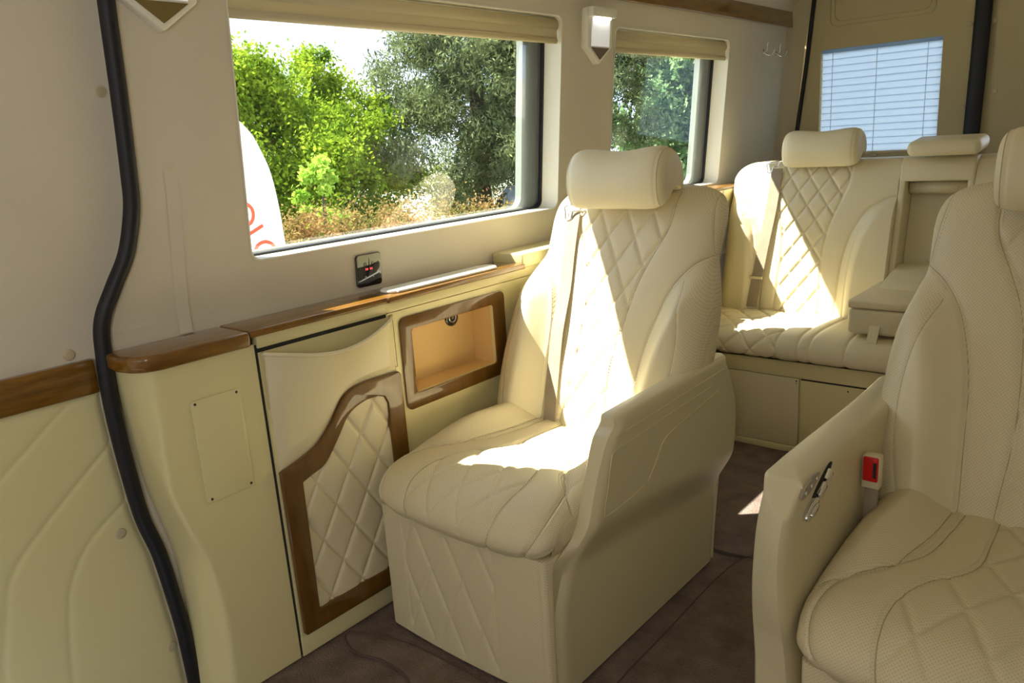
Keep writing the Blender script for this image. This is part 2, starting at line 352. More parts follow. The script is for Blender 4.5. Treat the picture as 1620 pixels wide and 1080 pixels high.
# floor carpet with two mats
fl = struct(box('floor', (-0.15, -2.0, -0.04), (1.99, 4.45, -0.006), M['carpet']))
def matt(pts, label, z=0.002):
    P = catmull(pts, 6, closed=True)
    o = prism('carpet_mat', [tuple(p) for p in P], *xy(-0.005, z), M['mat2'], None, bevel=0.002, seg=1)
    tag(o, label, 'carpet mat')
    tube('binding', [(p[0], p[1], z + 0.0) for p in P], 0.0028, M['edge'], o, 6, ry=0.002, closed=True)
matt([(0.01, 2.13), (0.30, 2.11), (0.62, 2.062), (0.80, 2.078), (1.2, 2.10), (1.80, 2.13), (1.82, 2.5), (1.82, 2.88), (1.2, 2.925), (0.6, 2.925), (0.03, 2.92), (0.01, 2.5)], 'dark brown carpet mat in front of the rear bench')
matt([(0.02, 1.095), (0.10, 1.050), (0.20, 1.072), (0.32, 1.050), (0.42, 0.93), (0.46, 0.76), (0.75, 0.70), (1.10, 0.78), (1.14, 1.2), (1.12, 1.98), (0.90, 2.045), (0.74, 2.052), (0.735, 1.5), (0.72, 1.17), (0.50, 1.165), (0.2, 1.16)], 'brown carpet mat in the aisle between the two armchairs', 0.0015)
# rear doors
RW = [(-0.14, -0.1), (1.99, -0.1), (1.96, 0.95), (1.885, 1.80), (1.70, 2.06), (0.92, 2.15), (0.14, 2.06), (-0.045, 1.80), (-0.14, 0.95)]
rwin = rrect(0.106, 1.115, 0.686, 1.655, 0.006, 3)
rwin2 = rrect(1.154, 1.115, 1.734, 1.655, 0.006, 3)
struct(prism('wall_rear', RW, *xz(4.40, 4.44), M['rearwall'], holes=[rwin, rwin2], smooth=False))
def rear_door(n, x0, x1):
    # slim raised lining on the door leaf with an embossed panel at the top
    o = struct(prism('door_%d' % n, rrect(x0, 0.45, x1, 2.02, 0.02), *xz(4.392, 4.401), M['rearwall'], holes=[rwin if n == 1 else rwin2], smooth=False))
    xa, xb = (0.150, 0.645) if n == 1 else (1.195, 1.69)
    for d in (0.0, 0.022):
        P = rrect(xa + d, 1.765 + d, xb - d, 1.98 - d, 0.035)
        tube('embossed_panel', [(x, 4.392, z) for x, z in P], 0.0028, M['rearwall'], o, 6, closed=True)
    return o
rd1 = rear_door(1, 0.035, 0.845); rd2 = rear_door(2, 0.905, 1.80)
for (x, z), d in (((0.795, 1.692), rd1), ((0.79, 1.315), rd1), ((0.046, 1.694), rd1), ((0.025, 1.42), rd1), ((0.895, 1.693), rd2), ((0.92, 1.380), rd2)):
    disc('button', (x, 4.392, z), (0, -1, 0), 0.012, 0.004, M['brass'], d)
bs = tube('rubber_door_seal', [(0.082, 4.385, 2.08), (0.065, 4.385, 1.911), (0.035, 4.385, 1.60), (-0.009, 4.385, 1.241), (-0.03, 4.385, 1.0), (-0.03, 4.385, 0.6)], 0.011, M['rubber'], None, 10)
tag(bs, 'thin black rubber seal running down the left edge of the rear door', 'door seal')
bs = tube('rubber_door_seal', [(0.862, 4.378, 2.12), (0.850, 4.378, 1.79), (0.846, 4.378, 1.5), (0.839, 4.378, 1.18), (0.835, 4.378, 0.6)], 0.036, M['rubber'], None, 12, ry=0.018, up=(0, 1, 0))
tag(bs, 'wide black rubber seal between the two rear doors', 'door seal')
# padded corner pillar
pl = [(-0.128, 4.30), (-0.112, 4.345), (-0.085, 4.372), (-0.048, 4.394)]
P = catmull([(a, b) for a, b in pl], 5); zz = np.linspace(0.9, 2.0, 140)
V = np.array([[(x + wx(z) + 0.125, y - (0.0025 * abs(math.sin(PI * (z - .9) / .115)) ** .4), z) for x, y in P] for z in zz]); v, f = grid(V)
struct(npmesh('trim_1', v, f, M['pillar']))
# wooden cornice above the windows
t2 = struct(prism('trim_2', rrect(-0.5, 1.785, 4.36, 1.862, 0.008), lambda a, b: (-0.030, a, b), lambda a, b: (-0.055, a, b), M['wood'], bevel=0.003))
# coat hooks
for i, (y, lab) in enumerate(((4.035, 'small chrome double coat hook, the one nearer the window'), (4.20, 'small chrome double coat hook, the one nearer the rear corner'))):
    t = thing('coat_hook', lab, 'hook', (wx(1.66), y, 1.66), 'chrome coat hooks'); x = wx(1.66)
    disc('mounting_plate', (x, y, 1.655), (1, 0, 0.1), 0.013, 0.004, M['chrome'], t)
    tube('upper_prong', catmull([(x, y, 1.652), (x + 0.018, y, 1.66), (x + 0.02, y, 1.682), (x + 0.026, y, 1.700)], 5), 0.0034, M['chrome'], t, 8, up=(0, 1, 0))
    tube('lower_prong', catmull([(x, y, 1.655), (x + 0.020, y + .008, 1.637), (x + 0.040, y + .018, 1.640), (x + 0.048, y + .028, 1.664)], 5), 0.0034, M['chrome'], t, 8, up=(0, 1, 0))

# ------------------------------------------------------------------ sliding door on the left
dz0 = 0.0
dpts = [tuple(p + np.array([0.010, 0])) for p in sealc]
outer = [(-1.6, 1.80)] + dpts + [(-1.6, 0.0)]
def door_lining():
    return struct(prism('door_3', outer, lambda a, b: (-0.150 + max(0, b - .95) * .093, a, b), lambda a, b: (-0.19 + max(0, b - .95) * .093, a, b), M['wall'], smooth=False))
door3 = door_lining()
# lower padded leather panel of the sliding door, quilted with long curved seams
ys = np.linspace(-1.0, 1.0, 220); zs_ = np.linspace(0.0, 1.0, 170)
seal_y = lambda z: np.interp(z, [p[1] for p in SEAL][::-1], [p[0] for p in SEAL][::-1]) - 0.012
Yg = np.zeros((220, 170)); Zg = np.zeros((220, 170))
for j, b in enumerate(zs_):
    z = 0.002 + b * 0.816; y1 = float(seal_y(z)); Zg[:, j] = z; Yg[:, j] = -0.8 + (y1 + 0.8) * (np.sin((np.linspace(0, 1, 220)) * PI / 2))
curves = [[(0.65, 0.70), (0.49, 0.570), (0.397, 0.478), (0.364, 0.374), (0.336, 0.251), (0.33, 0.0)], [(0.66, 0.555), (0.552, 0.480), (0.498, 0.395), (0.478, 0.309), (0.461, 0.171), (0.46, 0.0)],
          [(0.60, 0.83), (0.417, 0.689), (0.25, 0.56), (0.17, 0.40), (0.14, 0.2), (0.13, 0.0)], [(0.4, 0.83), (0.2, 0.69), (0.05, 0.5), (0.0, 0.2), (0.0, 0.0)]]
H = np.zeros_like(Yg)
for c in curves: H += groove(dist_poly(Yg, Zg, catmull(c, 6)), 0.0022, 0.004)
E_ = np.minimum(1, np.minimum((seal_y(Zg) - Yg) / 0.02, (0.82 - Zg) / 0.02)); E_ = np.sqrt(np.clip(1 - (1 - np.clip(E_, 0, 1)) ** 2, 0, 1))
V = np.stack([-0.150 + 0.012 * E_ + H, Yg, Zg], -1); v, f = grid(V); uv = np.stack([Yg, Zg], -1).reshape(-1, 2)
M['doorleather'] = mat('yellowed_door_leather', (0.77, 0.69, 0.37), 0.42)  # one even cream, yellower than the seat leather
npmesh('padded_panel', v, f, M['doorleather'], door3, uv)
box('wood_strip', (-0.150, -0.9, 0.818), (-0.128, 0.638, 0.895), M['wood'], door3, 0.004)
for y, z, x in ((0.750, 1.456, -0.150 + .5 * .093), (0.598, 0.912, -0.150), (0.622, 0.475, -0.139), (0.684, 0.135, -0.139)):
    disc('button', (x, y, z), (1, 0, 0), 0.0125, 0.004, M['brass'], door3)
hd = prism('handle_recess', rrect(0.35, 1.045, 0.506, 1.118, 0.02), lambda a, b: (-0.134, a, b), lambda a, b: (-0.145, a, b), mat('white_handle_bezel', (0.85, 0.85, 0.86), 0.3), door3, bevel=0.002)
prism('handle', rrect(0.36, 1.052, 0.500, 1.111, 0.016), lambda a, b: (-0.1325, a, b), lambda a, b: (-0.142, a, b), mat('dark_blue_handle', (0.02, 0.025, 0.07), 0.3), hd)
# the heavy rubber seal that follows the door opening
P3 = [(-0.118 + max(0, z - .95) * .093, y, z) for y, z in sealc]
s_ = tube('rubber_door_seal', P3, 0.0175, M['rubber'], None, 14, ry=0.017, up=(1, 0, 0))
tag(s_, 'thick black rubber seal curving down the edge of the sliding door', 'door seal')

# ------------------------------------------------------------------ wall lamps and control panel
def sconce(yc, zt, zb, hw, label, scale=1.0):
    x = wx((zt + zb) / 2); t = thing('wall_lamp', label, 'lamp', (x, yc, zb), 'pointed cream wall lamps')
    zsh = zb + hw * 0.75
    pts = [(yc - hw, zt), (yc - hw, zsh), (yc, zb), (yc + hw, zsh), (yc + hw, zt)]
    fx = lambda d: (lambda a, b: (wx(b) + d, a, b))
    prism('housing', pts, fx(-0.002), fx(0.030), M['white'], t, bevel=0.004)
    prism('lamp_hood', [(yc - hw, zt), (yc + hw, zt), (yc + hw, zt - 0.033), (yc - hw, zt - 0.033)][::-1], fx(0.02), fx(0.048), M['white'], t, bevel=0.004)
    k = hw * 0.72
    prism('diffuser', [(yc - k, zt - 0.033), (yc - k, zsh + 0.002), (yc + k, zsh + 0.002), (yc + k, zt - 0.033)], fx(0.028), fx(0.033), M['lamp'], t)
    prism('lamp_strip', [(yc - k * .8, zt - 0.034), (yc - k * .8, zt - 0.039), (yc + k * .8, zt - 0.039), (yc + k * .8, zt - 0.034)], fx(0.034), fx(0.044), M['lampled'], t)
    prism('inlay', [(yc - k, zsh - 0.003), (yc, zb + 0.016), (yc + k, zsh - 0.003)], fx(0.029), fx(0.034), M['brown'] if yc > 2 else M['olive'], t)
sconce(2.523, 1.742, 1.552, 0.078, 'cream pointed wall lamp with a lit white panel between the two windows')
sconce(0.878, 1.80, 1.573, 0.082, 'cream pointed wall lamp beside the sliding door, only its olive tip in the frame')
t = thing('control_panel', 'small mirror and black glass switch panel on the wall under the large window', 'control panel', (-0.123, 1.416, 0.966))
fx = lambda d: (lambda a, b: (wx(b) + d, a, b))
prism('panel_body', rrect(1.371, 0.918, 1.462, 1.013, 0.010), fx(-0.001), fx(0.007), M['glassblack'], t, bevel=0.0015)
prism('mirror_face', [(1.374, 0.963), (1.459, 0.963)] + [p for p in rrect(1.373, 0.92, 1.460, 1.011, 0.009) if p[1] > 0.963], fx(0.006), fx(0.0078), M['steel'], t)
prism('gold_band', [(1.373, 0.954), (1.460, 0.954), (1.460, 0.963), (1.373, 0.963)], fx(0.006), fx(0.0079), M['gold'], t)
box('divider_line', (-0.115, 1.415, 0.964), (-0.1125, 1.417, 1.011), M['dark'], t)
for y in (1.402, 1.430):
    tube('switch_ring', [(wx(.983) + 0.0085, y + 0.0045 * math.cos(a), 0.983 + 0.0045 * math.sin(a)) for a in np.linspace(0, 2 * PI, 14, endpoint=False)], 0.0009, M['dark'], t, 5, closed=True, up=(1, 0, 0))
    box('switch_mark', (-0.118, y - 0.0028, 0.942), (-0.1165, y + 0.0028, 0.949), M['steel'], t)
for k, y in enumerate((1.404, 1.4095, 1.420, 1.4255)):    # small red digits
    box('red_digit', (-0.118, y - 0.0014, 0.9662), (-0.1139, y + 0.0014, 0.9715), M['led'], t)

# ------------------------------------------------------------------ left sideboard
def P_(lst): return lst
cab = thing('sideboard_end_unit', 'cream end unit of the sideboard next to the sliding door, with a screwed cover plate', 'cabinet', (-0.06, 0.8, 0))
ZC = [0.0, 0.048, 0.169, 0.276, 0.385, 0.481, 0.587, 0.736, 0.870]
YC = [0.750, 0.755, 0.760, 0.757, 0.743, 0.713, 0.690, 0.693, 0.697]; YL = [0.720, 0.724, 0.733, 0.733, 0.728, 0.712, 0.692, 0.680, 0.674]
zz = np.r_[np.linspace(0.0, 0.868, 60)]; Pz = catmull(list(zip(ZC, YC, YL)), 8); V = []
for z in zz:
    yc = float(np.interp(z, Pz[:, 0], Pz[:, 1])); yl = float(np.interp(z, Pz[:, 0], Pz[:, 2]))
    pl_ = [(-0.122, yl - .003), (-0.100, yl), (-0.055, yl + .25 * (yc - yl) + .002), (-0.016, yl + .8 * (yc - yl) + .004), (-0.002, yc + .010), (0.0, yc + .028)]
    V.append([(-0.122, 0.951, z)] + [(a, b, z) for a, b in catmull(pl_, 5)] + [(0.0, 0.951, z)])
V = np.array(V); v, f = grid(V, cv=True); n = V.shape[1]
o = npmesh('body', v, f, M['paint'], cab, extra=[tuple(range(n)), tuple(range((len(zz) - 1) * n, len(zz) * n))]); fixnormals(o); o.data.set_sharp_from_angle(angle=math.radians(35))
cp = prism('cover_plate', rrect(0.772, 0.524, 0.896, 0.776, 0.008), *yz(0.0005, 0.004), M['paint'], cab, bevel=0.0012)
for y, z in ((0.782, 0.768), (0.886, 0.768), (0.887, 0.534), (0.784, 0.533)):
    disc('screw', (0.004, y, z), (1, 0, 0), 0.0032, 0.0012, M['dark'], cp, 10)
sb = thing('sideboard', 'long cream sideboard along the window wall with wooden framed niche', 'cabinet', (-0.06, 2.2, 0))
# body: front face with the niche opening
nic = rrect(1.448, 0.600, 1.805, 0.795, 0.012)
body = prism('body', [(0.957, 0.0), (3.36, 0.0), (3.36, 0.855), (0.957, 0.855)], *yz(-0.012, 0.0), M['paint'], sb, holes=[nic], smooth=False)
box('end_panel', (-0.122, 0.957, 0.0), (-0.0125, 0.969, 0.855), M['paint'], sb)
box('top_board', (-0.122, 0.957, 0.838), (-0.0125, 3.36, 0.855), M['paint'], sb)
nb = bmesh.new()   # niche lining, open to the cabin
A = [nb.verts.new((-0.0121, y, z)) for y, z in nic]; B = [nb.verts.new((-0.095, y, z)) for y, z in nic]
for i in range(len(A)): nb.faces.new((A[i], A[(i + 1) % len(A)], B[(i + 1) % len(A)], B[i]))
nb.faces.new(B)
M['niche'] = mat('amber_niche_lining', (0.82, 0.56, 0.24), 0.35)  # amber puts the sun glow bounced off the wood into the base colour
bmobj('niche_lining', nb, M['niche'], sb, smooth=True, angle=40)
prism('niche_frame', rrect(1.405, 0.556, 1.858, 0.834, 0.022), *yz(0.0, 0.006), M['woodv'], sb, bevel=0.0015, holes=[nic])
sk = disc('charging_socket', (-0.095, 1.708, 0.764), (1, 0, 0), 0.029, 0.006, M['glassblack'], sb, 28)
tube('socket_ring', [(-0.0885, 1.708 + 0.015 * math.cos(a), 0.764 + 0.015 * math.sin(a)) for a in np.linspace(0, 2 * PI, 20, endpoint=False)], 0.0025, M['chrome'], sk, 6, closed=True, up=(1, 0, 0))
box('socket_port', (-0.089, 1.703, 0.760), (-0.0865, 1.713, 0.768), M['chrome'], sk)
box('gap_strip', (-0.001, 1.3845, 0.01), (0.0012, 1.3865, 0.85), M['dark'], sb)
box('gap_strip', (-0.002, 0.9515, 0.005), (0.0008, 0.9575, 0.865), M['dark'], sb)
box('rail', (-0.11, 0.957, 0.8565), (0.006, 1.360, 0.887), M['paint'], sb, 0.002)
box('rail', (-0.11, 1.362, 0.8565), (0.000, 3.36, 0.887), M['paint'], sb, 0.002)
box('shadow_gap', (-0.10, 0.957, 0.846), (0.002, 1.362, 0.8563), M['dark'], sb)
# lower door with map pocket and quilted wooden frame
dr = bpy.data.objects.new('pocket_door', None); COL.objects.link(dr); dr.parent = sb; dr.matrix_parent_inverse = sb.matrix_basis.inverted()
outerf = catmull([(0.960, 0.535), (1.019, 0.549), (1.080, 0.572), (1.132, 0.618), (1.179, 0.672), (1.245, 0.692), (1.372, 0.690)], 6)
innerf = catmull([(1.019, 0.487), (1.050, 0.497), (1.093, 0.512), (1.139, 0.562), (1.185, 0.618), (1.240, 0.640), (1.290, 0.640)], 6)
OF = [tuple(p) for p in outerf] + [(1.380, 0.680), (1.382, 0.073), (1.376, 0.066)] + [(0.968, 0.066), (0.962, 0.073)]
IF = [tuple(p) for p in innerf] + [(1.312, 0.632), (1.322, 0.610), (1.322, 0.128), (1.315, 0.122), (1.022, 0.122), (1.016, 0.128)]
dr_plate = prism('door_board', [(0.9585, 0.06), (1.383, 0.06), (1.383, 0.70), (0.9585, 0.70)], *yz(0.0, 0.008), M['paint'], dr)
wf = prism('wood_frame', OF, *yz(0.008, 0.022), M['woodv'], dr, bevel=0.0035, seg=3, holes=[IF])
gy, gz = np.meshgrid(np.linspace(1.010, 1.330, 140), np.linspace(0.115, 0.648, 220), indexing='ij')
Hq = diamonds(gy - 1.17, gz - 0.30, 0.105, 0.165, 0.005)
V = np.stack([0.016 + Hq, gy, gz], -1); v, f = grid(V); uv = np.stack([gy, gz], -1).reshape(-1, 2)
qp = npmesh('quilted_panel', v, f, M['leather'], dr, uv)
bm = bmesh.new(); bm.from_mesh(qp.data)   # trim to the inside of the frame
IFx = np.array(IF)
def inside(y, z, P):
    c = False; n = len(P); j = n - 1
    for i in range(n):
        if (P[i][1] > z) != (P[j][1] > z) and y < (P[j][0] - P[i][0]) * (z - P[i][1]) / (P[j][1] - P[i][1]) + P[i][0]: c = not c
        j = i
    return c
from mathutils import kdtree
def near(y, z): return float(dist_poly(np.array([y]), np.array([z]), np.vstack([IFx, IFx[:1]]))[0]) < 0.012
bmesh.ops.delete(bm, geom=[v_ for v_ in bm.verts if not (inside(v_.co.y, v_.co.z, IF) or near(v_.co.y, v_.co.z))], context='VERTS')
bm.to_mesh(qp.data); bm.free()
# bulging pocket: a moulded skin whose rim sags open
na, nb_ = 90, 70
V = np.zeros((na, nb_, 3))
for i, a in enumerate(np.linspace(0, 1, na)):
    y = 0.965 + a * 0.408
    zt = 0.842 - 0.036 * math.sin(PI * min(1, a * 1.02)) ** 1.2 + 0.006 * a
    zlow = float(np.interp(y, outerf[:, 0], outerf[:, 1])) - 0.004
    for j, b in enumerate(np.linspace(0, 1, nb_)):
        z = zlow + (zt - zlow) * b
        s = math.sin(PI * np.clip(a * 1.0, 0, 1)) ** 0.55
        bul = 0.050 * s * b ** 2.2 + 0.012 * min(1, min(a, 1 - a) * 14) * min(1, b * 6) + 0.016 * math.exp(-((a - 0.30) / 0.20) ** 2 - ((b - 0.52) / 0.2) ** 2)*0
        V[i, j] = (0.008 + bul, y, z)
v, f = grid(V)
pk = npmesh('pocket', v, f, M['leather'], dr)
so = pk.modifiers.new('thick', 'SOLIDIFY'); so.thickness = 0.006; so.offset = -1
box('pocket_back', (0.0, 0.960, 0.70), (0.003, 1.383, 0.846), M['paint'], dr)
tube('pocket_rim', V[:, -1] + np.array([-0.002, 0, 0.0]), 0.0055, M['leather'], pk, 10)
# skirting
box('plinth', (-0.03, 0.957, 0.0), (0.004, 1.384, 0.058), M['paint'], sb, 0.002)
# counter tops
ct = prism('sideboard_countertop', [(-0.124, 0.935), (-0.124, 0.655), (-0.06, 0.652)] + [tuple(p) for p in catmull([(-0.02, 0.662), (0.010, 0.685), (0.022, 0.72)], 5)] + [(0.022, 0.935)],
           *xy(0.8685, 0.905), M['wood'], None, bevel=0.009, seg=4)
tag(ct, 'short rounded wooden countertop end next to the sliding door', 'countertop')
ct = prism('sideboard_countertop', [(-0.124, 0.937), (0.016, 0.937), (0.016, 1.360), (0.024, 1.364), (0.024, 1.955), (-0.124, 1.955)], *xy(0.8875, 0.905), M['wood'], None, bevel=0.004, seg=3)
tag(ct, 'long glossy wooden countertop under the large window', 'countertop')
tr = prism('oval_tray', [(-0.078 + 0, y) for y in (1.45,)] + [tuple(p) for p in catmull([(-0.082, 1.43), (-0.060, 1.402), (-0.030, 1.396), (-0.006, 1.415), (0.002, 1.46), (0.002, 1.80), (-0.008, 1.845), (-0.035, 1.865), (-0.065, 1.860), (-0.082, 1.83)], 5)], *xy(0.9055, 0.913), M['white'], None, bevel=0.003)
tag(tr, 'long cream rounded insert tray on the wooden countertop', 'tray')
lb = box('ledge_box', (-0.124, 1.958, 0.888), (0.010, 2.95, 0.935), M['paint'], None, 0.005)
tag(lb, 'raised cream ledge on the sideboard behind the left armchair', 'ledge')

# ------------------------------------------------------------------ armchairs
SEAM = {}
QU = catmull([(0.168, 1.20), (0.163, 1.12), (0.160, 1.03), (0.125, 0.95), (0.090, 0.86), (0.073, 0.74), (0.068, 0.62), (0.078, 0.50), (0.085, 0.40)], 6)
ARC = catmull([(0.335, 0.952), (0.305, 0.950), (0.255, 0.925), (0.210, 0.865), (0.182, 0.785), (0.165, 0.70), (0.157, 0.60), (0.150, 0.50), (0.148, 0.40)], 6)
CRE = catmull([(0.245, 0.885), (0.268, 0.83), (0.285, 0.75), (0.288, 0.66), (0.275, 0.56), (0.245, 0.46), (0.235, 0.40)], 6)
SIDE = catmull([(0.270, 1.125), (0.282, 1.05), (0.296, 0.952)], 6)
HWZ = [(0.38, .285), (0.42, .302), (0.50, .328), (0.60, .342), (0.72, .344), (0.82, .334), (0.90, .312), (0.94, .302), (1.04, .304), (1.09, .292), (1.115, .265), (1.13, .225), (1.138, .17)]
def hw_back(z): return np.interp(z, [p[0] for p in HWZ], [p[1] for p in HWZ])
hc = catmull([(p[1], p[0]) for p in HWZ], 8)
def hw_s(z): return np.interp(z, hc[:, 1], hc[:, 0])
def back_front(dx, z):
    """front surface of the backrest: distance forward of the leaning plane, before the lean is added"""
    hw = hw_s(z); a = np.clip(np.abs(dx) / hw, 0, 1)
    ex = (1 - a ** 5) ** 0.42
    b = np.clip((z - 0.90) / 0.238, 0, 1); ez = (1 - b ** 7) ** 0.4
    ax = np.abs(dx)
    xa = np.interp(z, ARC[::-1, 1], ARC[::-1, 0])
    fade = sstep(0.965 - z, 0, 0.16)
    bol = 0.078 * sstep(ax - xa, 0.0, 0.085) * fade + 0.012 * sstep(ax - xa, -0.004, 0.006) * fade
    hollow = -0.014 * np.exp(-(dx / 0.16) ** 2)
    d = 0.085 * (ex * ez - 1) + bol * np.maximum(ex, .0) ** .5 + hollow + 0.02 * np.exp(-((z - .62) / .16) ** 2) * np.exp(-(dx / .2) ** 2)
    q = np.interp(z, QU[::-1, 1], QU[::-1, 0]); 
    d = d + np.where(ax < q, diamonds(dx, z - 0.62, 0.094, 0.150, 0.0048), 0) * sstep(q - ax, 0.0, 0.004)
    for S, w in ((QU, .0045), (ARC, .0045), (CRE, .003), (SIDE, .0028)): d = d + groove(dist_poly(ax, z, S), 0.0042 if w > .004 else 0.0022, w)
    return d
LEAN = 0.46
def back_pt(dx, z, lift=0.0): return np.stack([dx, 1.75 + (z - .45) * LEAN - back_front(dx, z) - lift * .9, z + 0 * dx + lift * .4], -1)
_meshcache = {}
def backrest_mesh():
    na, nz = 190, 230
    q = np.sin(np.linspace(-1, 1, na) * PI / 2); zt = 1.138; zb = 0.40
    zz = zb + (zt - zb) * (np.sin(np.linspace(0, 1, nz) * PI / 2))
    DX = q[:, None] * hw_s(zz)[None]; Z = np.repeat(zz[None], na, 0)
    F = back_pt(DX, Z)
    # back shell: walk from the right edge round to the left edge
    nb = 26; qb = np.cos(np.linspace(0, PI, nb)[1:-1]); 
    dxb = qb[:, None] * hw_s(zz)[None]; Zb = np.repeat(zz[None], len(qb), 0)
    ex = (1 - np.abs(qb[:, None]) ** 4) ** .5; ez = (1 - np.clip((Zb - .9) / .238, 0, 1) ** 6) ** .5
    Yb = 1.75 + (Zb - .45) * LEAN + 0.085 + 0.035 * ex * ez
    B = np.stack([dxb, Yb, Zb], -1)
    V = np.concatenate([F, B], 0)
    uv = np.stack([np.concatenate([DX, dxb], 0), np.concatenate([Z, Zb], 0)], -1).reshape(-1, 2)
    v, f = grid(V, cu=True)
    n = V.shape[0]; nz_ = V.shape[1]
    top = [i * nz_ + nz_ - 1 for i in range(n)]; bot = [i * nz_ for i in range(n)]
    return v, f, uv, [tuple(top), tuple(bot[::-1])]
def seat_surface():
    """path swept seat cushion; returns V[na,np,3] around dx=0 and uv"""
    path = catmull([(1.90, 0.462), (1.75, 0.470), (1.62, 0.478), (1.48, 0.488), (1.36, 0.492), (1.27, 0.484), (1.215, 0.462), (1.182, 0.425), (1.176, 0.392), (1.192, 0.366)], 14)
    path = resample(path, 0.0042); n = len(path)
    s = np.r_[0, np.cumsum(np.linalg.norm(np.diff(path, axis=0), axis=1))]; S = s / s[-1]
    T = np.gradient(path, axis=0); T /= np.linalg.norm(T, axis=1)[:, None]
    NRM = np.stack([-T[:, 1] * -1, T[:, 0] * -1], -1)          # outward (up / forward)
    NRM = np.where((NRM[:, 1:2] < 0) & (S[:, None] < .6), -NRM, NRM)
    na = 180; q = np.sin(np.linspace(-1, 1, na) * PI / 2)
    hw = 0.302 - 0.008 * sstep(S, .72, 1.0) - 0.03 * np.exp(-((S - 0.0) / .10) ** 2)
    DX = q[:, None] * hw[None]; ax = np.abs(DX); Y = np.repeat(path[None, :, 0], na, 0); SS = np.repeat(s[None], na, 0)
    L = s[-1]
    # side bolsters swell beside the sitter and sink to the front edge
    xb = 0.185
    qs = catmull([(0.075, 0.0), (0.068, 0.14), (0.064, 0.26), (0.064, 0.36), (0.082, 0.43), (0.124, 0.50), (0.152, 0.59), (0.154, 0.69), (0.139, 0.78), (0.120, L + .02)], 6)
    bo = catmull([(0.150, 0.0), (0.155, 0.14), (0.161, 0.28), (0.175, 0.39), (0.189, 0.476), (0.214, 0.515), (0.252, 0.556), (0.295, 0.60)], 6)
    bs_ = catmull([(0.130, 0.0), (0.132, 0.14), (0.137, 0.245), (0.151, 0.39), (0.196, 0.48), (0.252, 0.56), (0.272, 0.665), (0.258, 0.755), (0.222, L + .02)], 6)
    hs = catmull([(0.262, 0.18), (0.277, 0.285), (0.288, 0.36), (0.280, 0.445), (0.246, 0.56)], 6)
    xq = np.interp(SS, qs[:, 1], qs[:, 0]); xbo = np.where(SS < .6, np.interp(SS, bo[:, 1], bo[:, 0]), 9.)
    fade = sstep(0.62 - SS, 0, 0.30)
    bol = 0.050 * sstep(ax - xbo, 0.0, 0.075) * fade + 0.005 * sstep(ax - xbo, -.003, .005) * fade
    edge = (1 - np.clip(np.abs(q), 0, 1)[:, None] ** 7) ** 0.45
    h = 0.055 * (edge - 1) + bol * edge - 0.010 * np.exp(-(DX / .16) ** 2) * sstep(0.55 - SS, 0, .2)
    h += diamonds(DX, SS - 0.45, 0.105, 0.205, 0.0046) * sstep(xq - ax, 0, 0.004) * sstep(L - SS, 0.0, 0.06)
    for Sm, dpt in ((qs, .0046), (bs_, .0046), (bo, .0036), (hs, .002)): h += groove(dist_poly(ax, SS, Sm), dpt, .0045)
    Yp = path[None, :, 0] + NRM[None, :, 0] * h; Zp = path[None, :, 1] + NRM[None, :, 1] * h
    bow = 0.020 * (1 - (q[:, None] ** 2)) * sstep(S, .45, .95)[None]
    return np.stack([DX, Yp - bow + .010 * sstep(S, .45, .95)[None], Zp], -1), np.stack([DX, SS], -1), qs, bs_, bo, path, NRM
def seat_mesh():
    V, uv, *_ = seat_surface(); na, n = V.shape[:2]
    # skirts at both sides and underside
    zl = 0.364
    def row(k, z, inset):
        r = V[k].copy(); r[:, 0] *= inset; r[:, 2] = np.minimum(r[:, 2], z); return r
    W = np.concatenate([row(0, zl, .97)[None], row(0, .40, .995)[None], V, row(-1, .40, .995)[None], row(-1, zl, .97)[None]], 0)
    U = np.concatenate([uv[0][None], uv[0][None], uv, uv[-1][None], uv[-1][None]], 0)
    v, f = grid(W, cu=True)
    m = W.shape[0]
    return v, f, U.reshape(-1, 2), [tuple(i * n for i in range(m)), tuple(i * n + n - 1 for i in range(m))[::-1]]
def headrest_mesh(w=0.171, zc=0.0):
    prof = catmull([(1.972, 1.088), (1.955, 1.125), (1.952, 1.175), (1.968, 1.225), (2.000, 1.256), (2.045, 1.262), (2.090, 1.240), (2.118, 1.195), (2.122, 1.150), (2.105, 1.125), (2.075, 1.135), (2.045, 1.130), (2.010, 1.098), (1.988, 1.084)], 6, closed=True)
    c = prof.mean(0); nx = 90; q = np.sin(np.linspace(-1, 1, nx) * PI / 2)
    V = []
    for a in q:
        e = (1 - abs(a) ** 9) ** 0.42 if abs(a) < 1 else 0.0
        k = 1 - 0.042 / 0.085 * (1 - e)
        P = c + (prof - c) * k
        z = P[:, 1] - 0.014 * math.exp(-(a / .55) ** 2) * np.clip((P[:, 1] - 1.15) / .1, 0, 1)
        g = -0.0018 * math.exp(-((abs(a) - .86) / .016) ** 2)
        nrm = (P - c) / np.linalg.norm(P - c, axis=1)[:, None]
        V.append(np.stack([np.full(len(P), a * w), P[:, 0] + nrm[:, 0] * g, z + nrm[:, 1] * g], -1))
    V = np.array(V); n = V.shape[1]; v, f = grid(V, cv=True)
    return v, f, np.zeros((len(v), 2)), [tuple(range(n))[::-1], tuple(range((nx - 1) * n, nx * n))]
